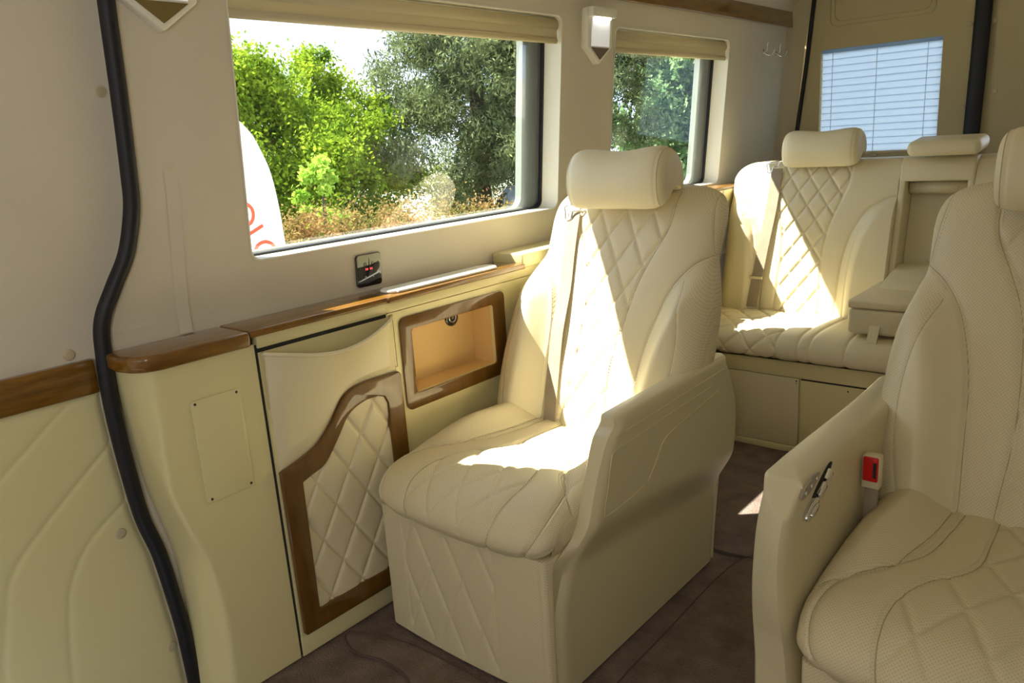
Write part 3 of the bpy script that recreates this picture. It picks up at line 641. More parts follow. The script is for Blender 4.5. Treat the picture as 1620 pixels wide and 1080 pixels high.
def arm_rows(s, xin, xout, z_extra=0.0):
    """lofted armrest panel. xin/xout: offsets from the seat centre, s: which side it stands on"""
    zs = np.r_[np.linspace(0.004, 0.16, 10), np.linspace(0.17, 0.46, 40), np.linspace(0.47, 0.640, 26)]
    rows = []
    fy = catmull([(1.222, 0.0), (1.222, 0.12), (1.226, 0.22), (1.250, 0.29), (1.285, 0.36), (1.318, 0.44), (1.345, 0.51), (1.375, 0.57), (1.400, 0.610), (1.425, 0.632), (1.45, 0.66)], 6)
    by = catmull([(2.015, 0.0), (2.03, 0.12), (2.060, 0.28), (2.085, 0.40), (2.090, 0.50), (2.065, 0.57), (2.035, 0.63), (2.0, 0.66)], 6)
    fiy = catmull([(1.215, 0.0), (1.215, 0.15), (1.218, 0.30), (1.222, 0.352), (1.250, 0.372), (1.300, 0.40), (1.330, 0.45), (1.365, 0.54), (1.395, 0.605), (1.425, 0.632), (1.45, 0.66)], 6)
    if s < 0:
        fy = catmull([(1.236, 0.0), (1.238, 0.24), (1.234, 0.35), (1.229, 0.44), (1.230, 0.50), (1.243, 0.58), (1.266, 0.63), (1.285, 0.66)], 6)
        fiy = catmull([(1.245, 0.0), (1.245, 0.24), (1.225, 0.36), (1.196, 0.45), (1.186, 0.52), (1.186, 0.58), (1.200, 0.63), (1.225, 0.66)], 6)
    for z in zs:
        yf = float(np.interp(z, fy[:, 1], fy[:, 0])); yb = float(np.interp(z, by[:, 1], by[:, 0])); yi = float(np.interp(z, fiy[:, 1], fiy[:, 0]))
        rows.append((z, yf, yi, yb))
    return rows
def armrest(name, cx, s, xin, xout, parent):
    rows = arm_rows(s, xin, xout); nl = 60; V = []
    zmax = 0.640
    for z, yf, yi, yb in rows:
        # outer face swells above the ridge line and tucks in below it (the ridge falls towards the rear)
        ys_o = np.linspace(yf, yb, nl)
        ridge = 0.385 - 0.07 * sstep(ys_o, 1.3, 2.1)
        xo = xout - (0.045 if s > 0 else 0.004) * (1 - sstep(z, ridge - 0.075, ridge + 0.055))
        xo = xo - 0.018 * sstep(ys_o, yb - 0.03, yb) - 0.012 * (1 - sstep(ys_o, yf, yf + 0.022))
        # the plan of the front edge leans back from the inner to the outer face
        ring = [(cx + s * a, y) for a, y in zip(xo, ys_o)]
        ring += [(cx + s * (xin + 0.012), yb - 0.004), (cx + s * xin, yb - 0.02)]
        for y in np.linspace(yb - 0.04, yi + 0.03, 30): ring.append((cx + s * xin, y))
        ring += [(cx + s * (xin + 0.003), yi + 0.010), (cx + s * (xin + 0.010), yi)]
        V.append([(x, y, z) for x, y in ring])
    # top: sloped cap, rounded shoulder
    top = V[-1]; c = np.array([cx + s * (xin + xout) / 2, 0])
    for ins, dz in ((0.0012, 0.0100), (0.0042, 0.0165), (0.010, 0.0200)):
        r = []
        for x, y, z in top:
            dx = x - c[0]; x2 = c[0] + math.copysign(max(0, abs(dx) - ins), dx); y2 = min(max(y, top[0][1] + ins), max(p[1] for p in top) - ins)
            r.append((x2, y2, z + dz + 0.012 * (y2 - 1.4) + (0.022 if s < 0 else 0) * (1 - .9 * sstep(y2, 1.3, 1.9))))
        V.append(r)
    V = np.array(V); n = V.shape[1]; v, f = grid(V, cv=True)
    o = npmesh(name, v, f, M['armplastic'], parent, extra=[tuple(range(n))[::-1], tuple(range((len(V) - 1) * n, len(V) * n))])
    fixnormals(o); o.data.set_sharp_from_angle(angle=math.radians(42)); return o
MB_, MS_, MH_ = backrest_mesh(), seat_mesh(), headrest_mesh()
def armchair(cx, s, xin, xout, label, sunny):
    t = thing('armchair', label, 'armchair', (cx, 1.6, 0), 'cream leather armchairs')
    def mk(name, D, mt):
        v, f, uv, ex = D; v = v.copy(); v[:, 0] += cx; o = npmesh(name, v, f, mt, t, uv, extra=ex); return fixnormals(o)
    seat = mk('seat', MS_, M['perf']); back = mk('backrest', MB_, M['perf'])
    hr = mk('headrest', MH_, M['leather']); hr.data.set_sharp_from_angle(angle=math.radians(75))
    for rk in (12, -13):
        ring = MH_[0].reshape(90, -1, 3)[rk]; c_ = ring.mean(0); rg = c_ + (ring - c_) * 1.004; rg = rg + np.array([cx, 0, 0]); tube('seam', rg, .0009, M['seam'], hr, 6, closed=True, up=(1, 0, 0))
    # smooth leather bolster faces
    for o, S in ((back, ARC),):
        o.data.materials.append(M['leather'])
        co = np.empty(len(o.data.vertices) * 3); o.data.vertices.foreach_get('co', co); co = co.reshape(-1, 3)
        for p in o.data.polygons:
            if len(p.vertices) > 4: continue
            c = co[p.vertices[0]]; ax = abs(c[0] - cx); z = c[2]
            if z < .95 and ax > np.interp(z, ARC[::-1, 1], ARC[::-1, 0]) and ax < np.interp(z, CRE[::-1, 1], CRE[::-1, 0]): p.material_index = 1
            if c[1] > 1.75 + (z - .45) * LEAN + .082: p.material_index = 1
    for k in (-1, 1): tube('headrest_post', [(cx + k * .06, 2.06, 1.08), (cx + k * .06, 2.065, 1.16)], 0.006, M['chrome'], hr, 8)
    # stitching along the main seams
    for sg in (-1, 1):
        for off, S in ((0.007, QU), (0.006, ARC), (-0.008, ARC), (0.006, SIDE)):
            P = resample(S, 0.004); T = np.gradient(P, axis=0); T /= np.linalg.norm(T, axis=1)[:, None]; Q = P + np.stack([T[:, 1], -T[:, 0]], -1) * off
            Q = Q[(Q[:, 1] < 1.115) & (Q[:, 1] > .47) & (Q[:, 0] < .30)]
            if len(Q) < 5: continue
            W = back_pt(Q[:, 0], Q[:, 1]); W[:, 0] = cx + sg * W[:, 0]
            stitches('stitching', W, np.repeat([[0, -0.9, 0.42]], len(W), 0), M['thread'], back)
        for S, rr in ((QU, .0011), (ARC, .0013), (CRE, .0008), (SIDE, .0008)):
            Q = resample(S, 0.006); Q = Q[(Q[:, 1] < 1.128) & (Q[:, 1] > .45) & (Q[:, 0] < .322)]
            W = back_pt(Q[:, 0], Q[:, 1]); W[:, 0] = cx + sg * W[:, 0]; tube('seam', W, rr, M['seam'], back, 6, up=(0, 1, 0))
    V, uv, qs, bs_, bo, path, NRM = seat_surface(); n = V.shape[1]; s_arr = uv[0, :, 1]
    def seat_pt(dx, sv):
        j = np.clip(np.searchsorted(s_arr, sv), 0, n - 1); out = []
        for a, k in zip(dx, j):
            col = V[:, k]; out.append((a, np.interp(a, col[:, 0], col[:, 1]), np.interp(a, col[:, 0], col[:, 2])))
        return np.array(out), np.stack([np.zeros(len(j)), NRM[j, 0], NRM[j, 1]], -1)
    for sg in (-1, 1):
        for off, S in ((0.008, qs), (0.008, bs_), (-0.007, bo)):
            P = resample(S, 0.005); T = np.gradient(P, axis=0); T /= np.linalg.norm(T, axis=1)[:, None]; Q = P + np.stack([T[:, 1], -T[:, 0]], -1) * off
            Q = Q[(Q[:, 1] > .1) & (Q[:, 1] < s_arr[-1] - .02)]
            W, NN = seat_pt(sg * Q[:, 0], Q[:, 1]); W[:, 0] += cx
            stitches('stitching', W, NN, M['thread'], seat)
        for S, rr in ((qs, .0011), (bs_, .0012), (bo, .0010)):
            Q = resample(S, 0.006); Q = Q[(Q[:, 1] > .08) & (Q[:, 1] < s_arr[-1] - .004)]
            W, NN = seat_pt(sg * Q[:, 0], Q[:, 1]); W[:, 0] += cx; tube('seam', W, rr, M['seam'], seat, 6, up=(.2, .3, 1))
    # upholstered base
    bx0, bx1 = -0.278, 0.292
    gx, gz = np.meshgrid(np.linspace(bx0, bx1, 150), np.linspace(0.004, 0.372, 110), indexing='ij')
    e = np.clip(np.minimum(gx - bx0, bx1 - gx) / .014, 0, 1); e = np.sqrt(1 - (1 - e) ** 2)
    hh = 0.012 * (e - 1) + diamonds(gx + 0.03, gz - .12, 0.115, 0.24, .0033) * sstep(np.minimum(gz, .372 - gz), 0, .04) * ((gx > -0.19) & (gx < 0.135))
    for xs in (-0.19, 0.135, 0.268 * s): hh += groove(np.abs(gx - xs), .0022, .0035) * (1 if abs(xs) > .2 else sstep(np.minimum(gz, .372 - gz), 0, .04))
    bow = 0.012 * (1 - (gx / .29) ** 2)
    V2 = np.stack([gx + cx, 1.205 - hh - bow + 0.02 * (gz < -1), gz], -1)
    bk_ = np.stack([gx[[0, -1]] + cx, np.full((2, gx.shape[1]), 1.98), gz[[0, -1]]], -1)
    W = np.concatenate([bk_[:1], V2, bk_[1:]], 0); U = np.concatenate([np.stack([gx, gz], -1)[:1], np.stack([gx, gz], -1), np.stack([gx, gz], -1)[-1:]], 0)
    v, f = grid(W, cu=True); m_, n_ = W.shape[:2]
    b = npmesh('base', v, f, M['perf'], t, U.reshape(-1, 2), extra=[tuple(i * n_ for i in range(m_)), tuple(i * n_ + n_ - 1 for i in range(m_))]); fixnormals(b); b.data.set_sharp_from_angle(angle=math.radians(60))
    # arm on the aisle side
    a = armrest('armrest', cx, s, xin, xout, t)
    X = cx + s * (xout + 0.0005)
    line = lambda pts: tube('embossed_line', resample(catmull([(X, y, z) for y, z in pts], 5), 0.01), 0.0022, M['armplastic'], a, 6, ry=0.0016, up=(1, 0, 0))
    line([(1.425, 0.618), (1.60, 0.622), (1.80, 0.628), (1.985, 0.632)])
    line([(1.90, 0.602), (1.70, 0.596), (1.50, 0.588), (1.415, 0.584), (1.398, 0.566), (1.380, 0.50), (1.362, 0.446), (1.375, 0.436), (1.45, 0.438), (1.54, 0.446)])
    line([(1.945, 0.578), (1.80, 0.560), (1.68, 0.545), (1.632, 0.528), (1.600, 0.490), (1.560, 0.452)])
    # seat belt
    gz0 = 1.075; gp = back_pt(np.array([-0.190 * 1.0]), np.array([gz0]))[0]
    return t, gp
A, _ = armchair(0.362, 1, 0.292, 0.352, 'cream quilted leather armchair beside the window sideboard, sunlit on its backrest', True)
B, _ = armchair(1.510, -1, 0.305, 0.388, 'cream quilted leather armchair on the right, cut by the frame, with red belt buckle', False)

def belt(pts, nrm_side, w, name, parent, m=None, th=0.0014):
    """flat webbing ribbon through pts (x,y,z); nrm_side: unit-ish vector across the width"""
    P = resample(catmull(pts, 8), 0.01); S = np.array(nrm_side, float); S /= np.linalg.norm(S); T = np.gradient(P, axis=0); T /= np.linalg.norm(T, axis=1)[:, None]
    Nn = np.cross(np.repeat(S[None], len(P), 0), T)
    V = np.stack([P - S * w / 2 - Nn * th, P + S * w / 2 - Nn * th, P + S * w / 2 + Nn * th, P - S * w / 2 + Nn * th], 1); v, f = grid(V, cv=True)
    return fixnormals(npmesh(name, v, f, m or M['webbing'], parent, smooth=False, extra=[(0, 1, 2, 3), tuple(len(v) - 4 + k for k in (3, 2, 1, 0))]))
def on_back(cx, dx, z, lift=0.004):
    q = back_pt(np.linspace(dx - .028, dx + .028, 9), np.full(9, z), 0.0); return (cx + dx, float(q[:, 1].min()) - lift, z)
sbA = thing('seat_belt', 'beige seat belt running down the backrest of the left armchair', 'seat belt', on_back(0.362, -.175, .45))
belt([on_back(0.362, d, z) for d, z in ((-0.190, 1.066), (-0.176, 0.95), (-0.160, 0.84), (-0.145, 0.72), (-0.130, 0.60), (-0.118, 0.50), (-0.112, 0.452))], (1, -0.12, 0.0), 0.050, 'webbing', sbA)
gd = thing('belt_guide', 'small chrome belt guide at the shoulder of the left armchair', 'belt guide', on_back(0.362, -.2, 1.07))
def guide(px, py, pz, parent, k=1.0):
    loop = [(px - .028 * k, py - .010, pz + .004), (px + .028 * k, py - .010, pz + .012), (px + .030 * k, py - .014, pz - .006), (px + .006, py - .018, pz - .010), (px - .002, py - .020, pz - .034 * k), (px - .022 * k, py - .020, pz - .036 * k), (px - .026 * k, py - .016, pz - .014)]
    tube('chrome_loop', resample(catmull(loop, 5, closed=True), .003), 0.0032 * k, M['chrome'], parent, 8, closed=True, up=(0, 1, 0.2))
    tube('bracket', [(px + .02, py + .014, pz + .014), (px + .058 * k, py + .006, pz + .016)], 0.004, M['chrome'], parent, 8)
p = on_back(0.362, -0.195, 1.08, .004); guide(p[0], p[1], p[2], gd)
# buckle of the right armchair
bkl = thing('belt_buckle', 'red and beige seat belt buckle between armrest and seat of the right armchair', 'buckle', (1.172 + .055, 1.79, 0.42))
bx = 1.227; by_ = 1.605
box('webbing_stalk', (bx - .0135, by_ - .004, 0.45), (bx + .0135, by_ + .008, 0.552), M['webbing'], bkl, 0.002)
box('buckle_case', (bx - .0180, by_ - .012, 0.548), (bx + .0180, by_ + .014, 0.622), M['armplastic'], bkl, 0.004)
rb = box('release_button', (bx - .0150, by_ - .017, 0.566), (bx + .0150, by_ - .008, 0.6195), M['red'], bkl, 0.003)
box('tongue_slot', (bx + .006, by_ - .0185, 0.576), (bx + .0125, by_ - .0165, 0.610), M['dark'], rb, 0.0)
# seat controls on the inner face of the right armrest
xi = 1.510 - 0.305 + 0.0002
ctl = thing('seat_switches', 'chrome seat adjustment switches on the inner face of the right armrest', 'switch', (xi, 1.36, 0.62), None)
def ell(cy, cz, a, b, ang, n=24):
    return [(cy + a * math.cos(t) * math.cos(ang) - b * math.sin(t) * math.sin(ang), cz + a * math.cos(t) * math.sin(ang) + b * math.sin(t) * math.cos(ang)) for t in np.linspace(0, 2 * PI, n, endpoint=False)]
fxi = lambda d: (lambda a, b: (xi + d, a, b))
M['switchgrey'] = mat('switch_plate_taupe', (0.36, 0.31, 0.24), 0.35)
g1 = prism('button_plate', ell(1.300, 0.667, 0.046, 0.0115, math.radians(10)), fxi(-.001), fxi(.003), M['switchgrey'], ctl, bevel=.001)
for k in (-0.026, 0.0, 0.026): disc('button', (xi + .003, 1.300 + k, 0.667 + k * .17), (1, 0, 0), 0.0045, 0.0025, M['chrome'], g1, 12)
prism('long_plate', ell(1.352, 0.645, 0.066, 0.0105, math.radians(24)), fxi(-.001), fxi(.0025), M['dark'], ctl, bevel=.001)
for a0, a1, nm in ((0.016, 0.044, 'backrest_switch'), (-0.024, 0.010, 'slide_switch')):
    ca, sa = math.cos(math.radians(24)), math.sin(math.radians(24))
    pts = [(1.352 + u * ca - w * sa, 0.645 + u * sa + w * ca) for u, w in ((a0, -.007), (a1, -.007), (a1, .007), (a0, .007))]
    prism(nm, pts, fxi(0.001), fxi(.012), M['chrome'], ctl, bevel=.0025)
prism('cushion_switch', ell(1.300, 0.622, 0.032, 0.013, math.radians(18)), fxi(-.001), fxi(.010), M['chrome'], ctl, bevel=.003)
prism('cushion_switch_cap', ell(1.300, 0.622, 0.019, 0.007, math.radians(18)), fxi(.008), fxi(.014), M['chrome'], ctl, bevel=.002)

# ------------------------------------------------------------------ rear bench
bench = thing('rear_bench', 'cream quilted leather bench across the back of the van', 'bench', (0.92, 3.3, 0))
bnl = 0.25; by0 = 3.375
def bshape(X, Z):
    """forward relief of the bench backrest"""
    h = np.zeros_like(X)
    for c0 in (0.385, 1.455):
        dx = X - c0; ax = np.abs(dx)
        q = np.interp(Z, [0.3, .48, .62, .72, .85, .98, 1.05, 1.2], [.105, .105, .095, .090, .105, .150, .170, .175])
        inside_ = ax < q
        h += np.where(inside_, diamonds(dx, Z - .7, 0.088, 0.120, .005) * sstep(q - ax, 0, .004), 0)
        xa = np.interp(Z, [0.3, .50, .62, .71, .81, .88, .925, .965, .985], [.165, .170, .172, .178, .198, .228, .262, .33, .40])
        fade = sstep(0.985 - Z, 0, .10) * (ax < 0.42)
        h += (0.040 * sstep(ax - xa, 0, .07)) * fade
        for P in ([(.105, .40), (.105, .48), (.095, .62), (.090, .72), (.105, .85), (.150, .98), (.170, 1.05), (.175, 1.2)], [(.165, .40), (.170, .50), (.172, .62), (.178, .71), (.198, .81), (.228, .88), (.262, .925), (.33, .965), (.37, .972)],
                  [(.215, .45), (.210, .58), (.212, .69), (.235, .83), (.28, .895)]):
            h += groove(dist_poly(ax, Z, catmull(P, 5)), .0042, .0048)
    return h
nx, nz = 420, 170
def bench_back(x0, x1, name, nx):
    q = (np.sin(np.linspace(-1, 1, nx) * PI / 2) * .35 + np.linspace(-1, 1, nx) * .65); X = ((x0 + x1) / 2 + q * (x1 - x0) / 2)[:, None] + np.zeros((1, nz))
    zz = 0.42 + (1.128 - 0.42) * np.sin(np.linspace(0, 1, nz) * PI / 2); Z = np.repeat(zz[None], nx, 0)
    cr = 0.07; # outer top corner radius
    ex = np.clip(((X - x0) / .035) if name == 'left' else ((x1 - X) / .035), 0, 1); ex = np.sqrt(1 - (1 - ex) ** 2)
    if name == 'left':
        zt = 1.128 - 0.09 * (1 - np.clip((X - x0) / 0.12, 0, 1)) ** 2.4; Z = 0.42 + (Z - .42) * (zt - .42) / (1.128 - .42)
        exs = np.clip((X - x0) / .09, 0, 1); ex = np.minimum(ex, np.sqrt(1 - (1 - exs) ** 2) * .999)
    b = np.clip((Z - .95) / .178, 0, 1); ez = (1 - np.minimum(b, 1) ** 5) ** .5
    Y = by0 + (Z - .47) * bnl - (0.075 * (ex * ez - 1)) - bshape(X, Z) * np.minimum(1, ex * 1.0)
    F = np.stack([X, Y, Z], -1); Bk = F[::-1][::nx // 12].copy(); Bk[..., 1] = by0 + (Bk[..., 2] - .47) * bnl + 0.16
    W = np.concatenate([F, Bk], 0); uv = W[..., [0, 2]].reshape(-1, 2); v, f = grid(W, cu=True); m_ = W.shape[0]
    return fixnormals(npmesh('backrest_' + 'section', v, f, M['leather'], bench, uv, extra=[tuple(i * nz + nz - 1 for i in range(m_)), tuple(i * nz for i in range(m_))[::-1]]))
bench_back(0.004, 0.752, 'left', 300); bench_back(1.028, 1.836, 'right', 240)
# centre section: header, recess walls, recess back, roll
yt = lambda z: by0 + (z - .47) * bnl
prism('recess_header', [(yt(1.03) - .002, 1.034), (yt(1.03) + .15, 1.034), (yt(1.10) + .14, 1.128), (yt(1.12) + .02, 1.128), (yt(1.09) - .006, 1.100)], lambda a, b: (0.753, a, b), lambda a, b: (1.027, a, b), M['leather'], bench, bevel=.010, seg=4)
prism('recess_side', [(yt(.42), .42), (yt(.42) + .15, .42), (yt(1.06) + .14, 1.06), (yt(1.06), 1.06)], lambda a, b: (0.753, a, b), lambda a, b: (0.778, a, b), M['leather'], bench, bevel=.006, seg=3)
prism('recess_side', [(yt(.42), .42), (yt(.42) + .15, .42), (yt(1.06) + .14, 1.06), (yt(1.06), 1.06)], lambda a, b: (1.003, a, b), lambda a, b: (1.027, a, b), M['leather'], bench, bevel=.006, seg=3)
prism('recess_back', [(yt(.42) + .115, .42), (yt(.42) + .15, .42), (yt(1.06) + .15, 1.06), (yt(1.06) + .115, 1.06)], lambda a, b: (0.779, a, b), lambda a, b: (1.002, a, b), M['armplastic'], bench)
tube('recess_roll', [(0.783, yt(1.0) + .075, 1.005), (0.998, yt(1.0) + .075, 1.005)], 0.026, M['leather'], bench, 20)
# seat cushion swept across the van
path = catmull([(3.46, 0.470), (3.36, 0.480), (3.20, 0.490), (3.05, 0.496), (2.96, 0.488), (2.915, 0.464), (2.898, 0.430), (2.902, 0.402), (2.930, 0.386)], 10); path = resample(path, .005)
s = np.r_[0, np.cumsum(np.linalg.norm(np.diff(path, axis=0), axis=1))]; T = np.gradient(path, axis=0); T /= np.linalg.norm(T, axis=1)[:, None]; NR = np.stack([T[:, 1], -T[:, 0]], -1)
nxx = 520; X = np.linspace(0.004, 1.836, nxx)[:, None] + np.zeros((1, len(path))); SS = np.repeat(s[None], nxx, 0)
h = np.zeros_like(X)
for c0, (la, lb) in ((0.385, (0.105, 0.105)), (1.455, (0.105, 0.105))):
    dx = X - c0; ax = np.abs(dx)
    h += diamonds(dx, SS - .30, .115, .150, .006) * (ax < .105) * sstep(.105 - ax, 0, .004)
    h += diamonds(dx, SS - .30, .115, .150, .006) * (dx < -.105) * (dx > -0.36) if c0 < 1 else 0
for xs in (0.49, 0.575, 0.62, 0.755, 1.085, 1.22, 1.265, 1.35): h += groove(np.abs(X - xs), .0045, .005)
ee = np.clip(np.minimum(X - .004, 1.836 - X) / .03, 0, 1); h += 0.03 * (np.sqrt(1 - (1 - ee) ** 2) - 1)
V = np.stack([X, path[None, :, 0] + NR[None, :, 0] * h, path[None, :, 1] + NR[None, :, 1] * h], -1)
lo1 = V[:1].copy(); lo1[..., 2] = .386; lo2 = V[-1:].copy(); lo2[..., 2] = .386
W = np.concatenate([lo1, V, lo2], 0); v, f = grid(W, cu=True); n_ = W.shape[1]
U = np.concatenate([np.stack([X, SS], -1)[:1], np.stack([X, SS], -1), np.stack([X, SS], -1)[-1:]], 0).reshape(-1, 2)
o = npmesh('seat_cushion', v, f, M['leather'], bench, U, extra=[tuple(i * n_ for i in range(W.shape[0])), tuple(i * n_ + n_ - 1 for i in range(W.shape[0]))]); fixnormals(o)
# box base with screwed service panels
box('base', (0.004, 2.945, 0.0), (1.836, 3.50, 0.384), M['paint'], bench)
box('front_rail', (0.004, 2.932, 0.318), (1.836, 2.9449, 0.385), M['paint'], bench, .003)
pn = box('service_panel', (0.10, 2.934, 0.028), (0.578, 2.9445, 0.316), M['armplastic'], bench, .0015)
for z in (0.306, 0.296): disc('screw', (0.568, 2.934, z), (0, -1, 0), .0032 if z > .3 else .002, .001, M['dark'], pn, 10)
pn = box('service_panel', (0.584, 2.938, 0.028), (1.06, 2.9445, 0.310), M['paint'], bench, .0015)
disc('screw', (0.765, 2.938, 0.292), (0, -1, 0), .0032, .001, M['dark'], pn, 10)
box('panel_gap', (0.584, 2.9405, 0.310), (1.06, 2.9448, 0.3165), M['dark'], bench)
pn = box('service_panel', (1.066, 2.938, 0.028), (1.60, 2.9445, 0.310), M['paint'], bench, .0015)
box('skirting', (0.004, 2.926, 0.0), (1.836, 2.9449, 0.026), M['paint'], bench, .002)
# folded-down centre armrest with lid and pull tab
ar = bpy.data.objects.new('centre_armrest', None); COL.objects.link(ar); ar.parent = bench; ar.matrix_parent_inverse = bench.matrix_basis.inverted()
box('armrest_box', (0.735, 2.99, 0.508), (1.02, 3.46, 0.605), M['leather'], ar, .014, 4)
box('armrest_lid', (0.732, 2.985, 0.607), (1.023, 3.40, 0.640), M['leather'], ar, .011, 4)
V = []
prism('rear_hump', [tuple(p) for p in catmull([(3.22, .636), (3.30, .668), (3.42, .690), (3.52, .690), (3.53, .60), (3.30, .60)], 5)], lambda a, b: (0.775, a, b), lambda a, b: (1.006, a, b), M['leather'], ar, bevel=.012, seg=3)
belt([(0.835, 2.989, .545), (0.835, 2.972, .520), (0.835, 2.955, .492), (0.835, 2.952, .470), (0.835, 2.968, .466), (0.835, 2.972, .49)], (1, 0, 0), .036, 'pull_tab', ar, M['leather'], .003)
# headrests of the bench: own meshes
def bench_headrest(xc, label_part):
    v, f, uv, ex = MH_; w = v.copy(); w[:, 0] = w[:, 0] * 0.97 + xc; w[:, 1] = (w[:, 1] - 2.03) * .95 + 3.555; w[:, 2] = (w[:, 2] - 1.085) * .90 + 1.105
    o = fixnormals(npmesh('headrest', w, f, M['leather'], bench, uv, extra=ex)); o.data.set_sharp_from_angle(angle=math.radians(75)); return o
bench_headrest(0.425, 'l'); bench_headrest(1.48, 'r')
def bun(x0, x1, y0, y1, z0, z1, r, parent, tilt=0.0):
    bm = bmesh.new(); bmesh.ops.create_cube(bm, size=1)
    for v_ in bm.verts: v_.co = Vector((x0 + (v_.co.x + .5) * (x1 - x0), y0 + (v_.co.y + .5) * (y1 - y0), z0 + (v_.co.z + .5) * (z1 - z0)))
    bmesh.ops.bevel(bm, geom=bm.edges[:], offset=r, segments=6, affect='EDGES', profile=.5)
    for v_ in bm.verts: v_.co.z += tilt * (v_.co.y - y0)
    return bmobj('folded_headrest', bm, M['leather'], parent, smooth=True, angle=60)
bun(0.782, 1.045, 3.47, 3.66, 1.132, 1.192, .026, bench, 0.10)
# belt of the bench
sbB = thing('seat_belt', 'beige seat belt with stopper on the left part of the rear bench', 'seat belt', (0.22, 3.33, .5))
bp_ = lambda x, z, l=.010: (x, float(by0 + (z - .47) * bnl - bshape(np.array([[x]]), np.array([[z]]))[0, 0]) - l, z)
belt([bp_(0.232, 1.10, .006), bp_(0.232, 1.02), bp_(0.226, .90), bp_(0.215, .78, .016), bp_(0.205, .66, .02), bp_(.198, .55, .02), bp_(.195, .49, .018)], (1, 0, 0), .050, 'webbing', sbB)
px = bp_(.20, .62, .024); box('stopper', (px[0] - .030, px[1] - .004, px[2] - .006), (px[0] + .030, px[1] + .004, px[2] + .006), M['armplastic'], sbB, .002)
gd = thing('belt_guide', 'small chrome belt guide at the top left of the rear bench', 'belt guide', (0.23, 3.5, 1.11))
guide(0.222, 3.515, 1.118, gd, .9)
# ledge beside the bench
lb = box('ledge_box', (-0.116, 2.96, 0.888), (0.002, 4.20, 1.012), M['paint'], None, .004); tag(lb, 'higher cream ledge beside the rear bench under the smaller window', 'ledge')
box('wooden_cap', (-0.116, 3.38, 1.0125), (0.002, 4.20, 1.026), M['wood'], lb, .003)

# ------------------------------------------------------------------ venetian blind on the rear door
vb = thing('venetian_blind', 'white venetian blind glowing in the rear door window', 'blind', (0.396, 4.40, 1.15))
bm = bmesh.new(); nS = 15; z1, z0 = 1.622, 1.145
for k in range(nS):
    z = z1 - (z1 - z0) * k / (nS - 1) if k < 24 else z1 - (z1 - z0) * k / (nS - 1)
    pts = [(-0.004, 0.0190), (0.001, 0.0095), (0.004, 0.0), (0.004, -0.0095), (0.001, -0.0195)]
    row0 = [bm.verts.new((0.110, 4.412 + dy, z + dz)) for dy, dz in pts]; row1 = [bm.verts.new((0.682, 4.412 + dy, z + dz)) for dy, dz in pts]
    for i in range(4): bm.faces.new((row0[i], row0[i + 1], row1[i + 1], row1[i]))
bmobj('slats', bm, M['slat'], vb, smooth=True)
box('head_rail', (0.108, 4.402, 1.638), (0.684, 4.425, 1.655), M['slat'], vb)
box('bottom_rail', (0.108, 4.402, 1.115), (0.684, 4.424, 1.127), M['shade'], vb, .002)
M['cord'] = mat('blind_cord', (0.45, 0.55, 0.62), 0.7)
for x in (0.165, 0.385, 0.62): box('ladder_cord', (x - .0012, 4.4025, 1.125), (x + .0012, 4.4035, 1.65), M['cord'], vb)
bb_ = box('blind_bracket', (0.378, 4.384, 1.098), (0.412, 4.402, 1.112), M['brass'], None, .003); tag(bb_, 'small beige bracket under the middle of the rear blind', 'bracket')
struct(prism('window_3', rwin, *xz(4.432, 4.4325), M['clear'], None, smooth=False))

# ------------------------------------------------------------------ outside
struct(box('ground', (-60, -30, -0.80), (30, 60, -0.72), M['ground']))
def leaves(name, blobs, count, size, m, parent, flat=0.5, droop=0.0, jit=0.42, elong=1.6):
    """leaf cloud: quads scattered over the shells of many small clusters"""
    B = np.array(blobs); w = B[:, 3] ** 2; pick = rng.choice(len(B), count, p=w / w.sum()); b = B[pick]
    d = rng.normal(size=(count, 3)); d /= np.linalg.norm(d, axis=1)[:, None]; r = b[:, 3:4] * np.abs(rng.normal(.8, jit, (count, 1)))
    c = b[:, :3] + d * r * np.array([1, 1, b.shape[1] > 4 and 1 or .9])
    t = rng.normal(size=(count, 3)); t[:, 2] -= droop; t /= np.linalg.norm(t, axis=1)[:, None]
    n = rng.normal(size=(count, 3)) + d * flat; u = np.cross(t, n); u /= np.linalg.norm(u, axis=1)[:, None] + 1e-9
    sz = size * rng.uniform(.6, 1.4, (count, 1)); a = t * sz * elong / 2; e = u * sz / 2
    V = np.stack([c - a, c + e * .9 - a * .1, c + a, c - e * .9 - a * .1], 1).reshape(-1, 3); F = np.arange(count * 4).reshape(-1, 4)
    return npmesh(name, V, F, m, parent, smooth=False)
def trunk(pts, r0, r1, parent, name='trunk'):
    P = resample(catmull(pts, 6), .15); n = len(P); a = np.linspace(0, 2 * PI, 10, endpoint=False); V = []
    for i, p in enumerate(P):
        r = (r0 + (r1 - r0) * i / (n - 1)) * (1 + .12 * np.sin(3 * a + i)); V.append(np.stack([p[0] + r * np.cos(a), p[1] + r * np.sin(a), np.full(10, p[2])], -1))
    v, f = grid(np.array(V), cv=True); return npmesh(name, v, f, M['bark'], parent)
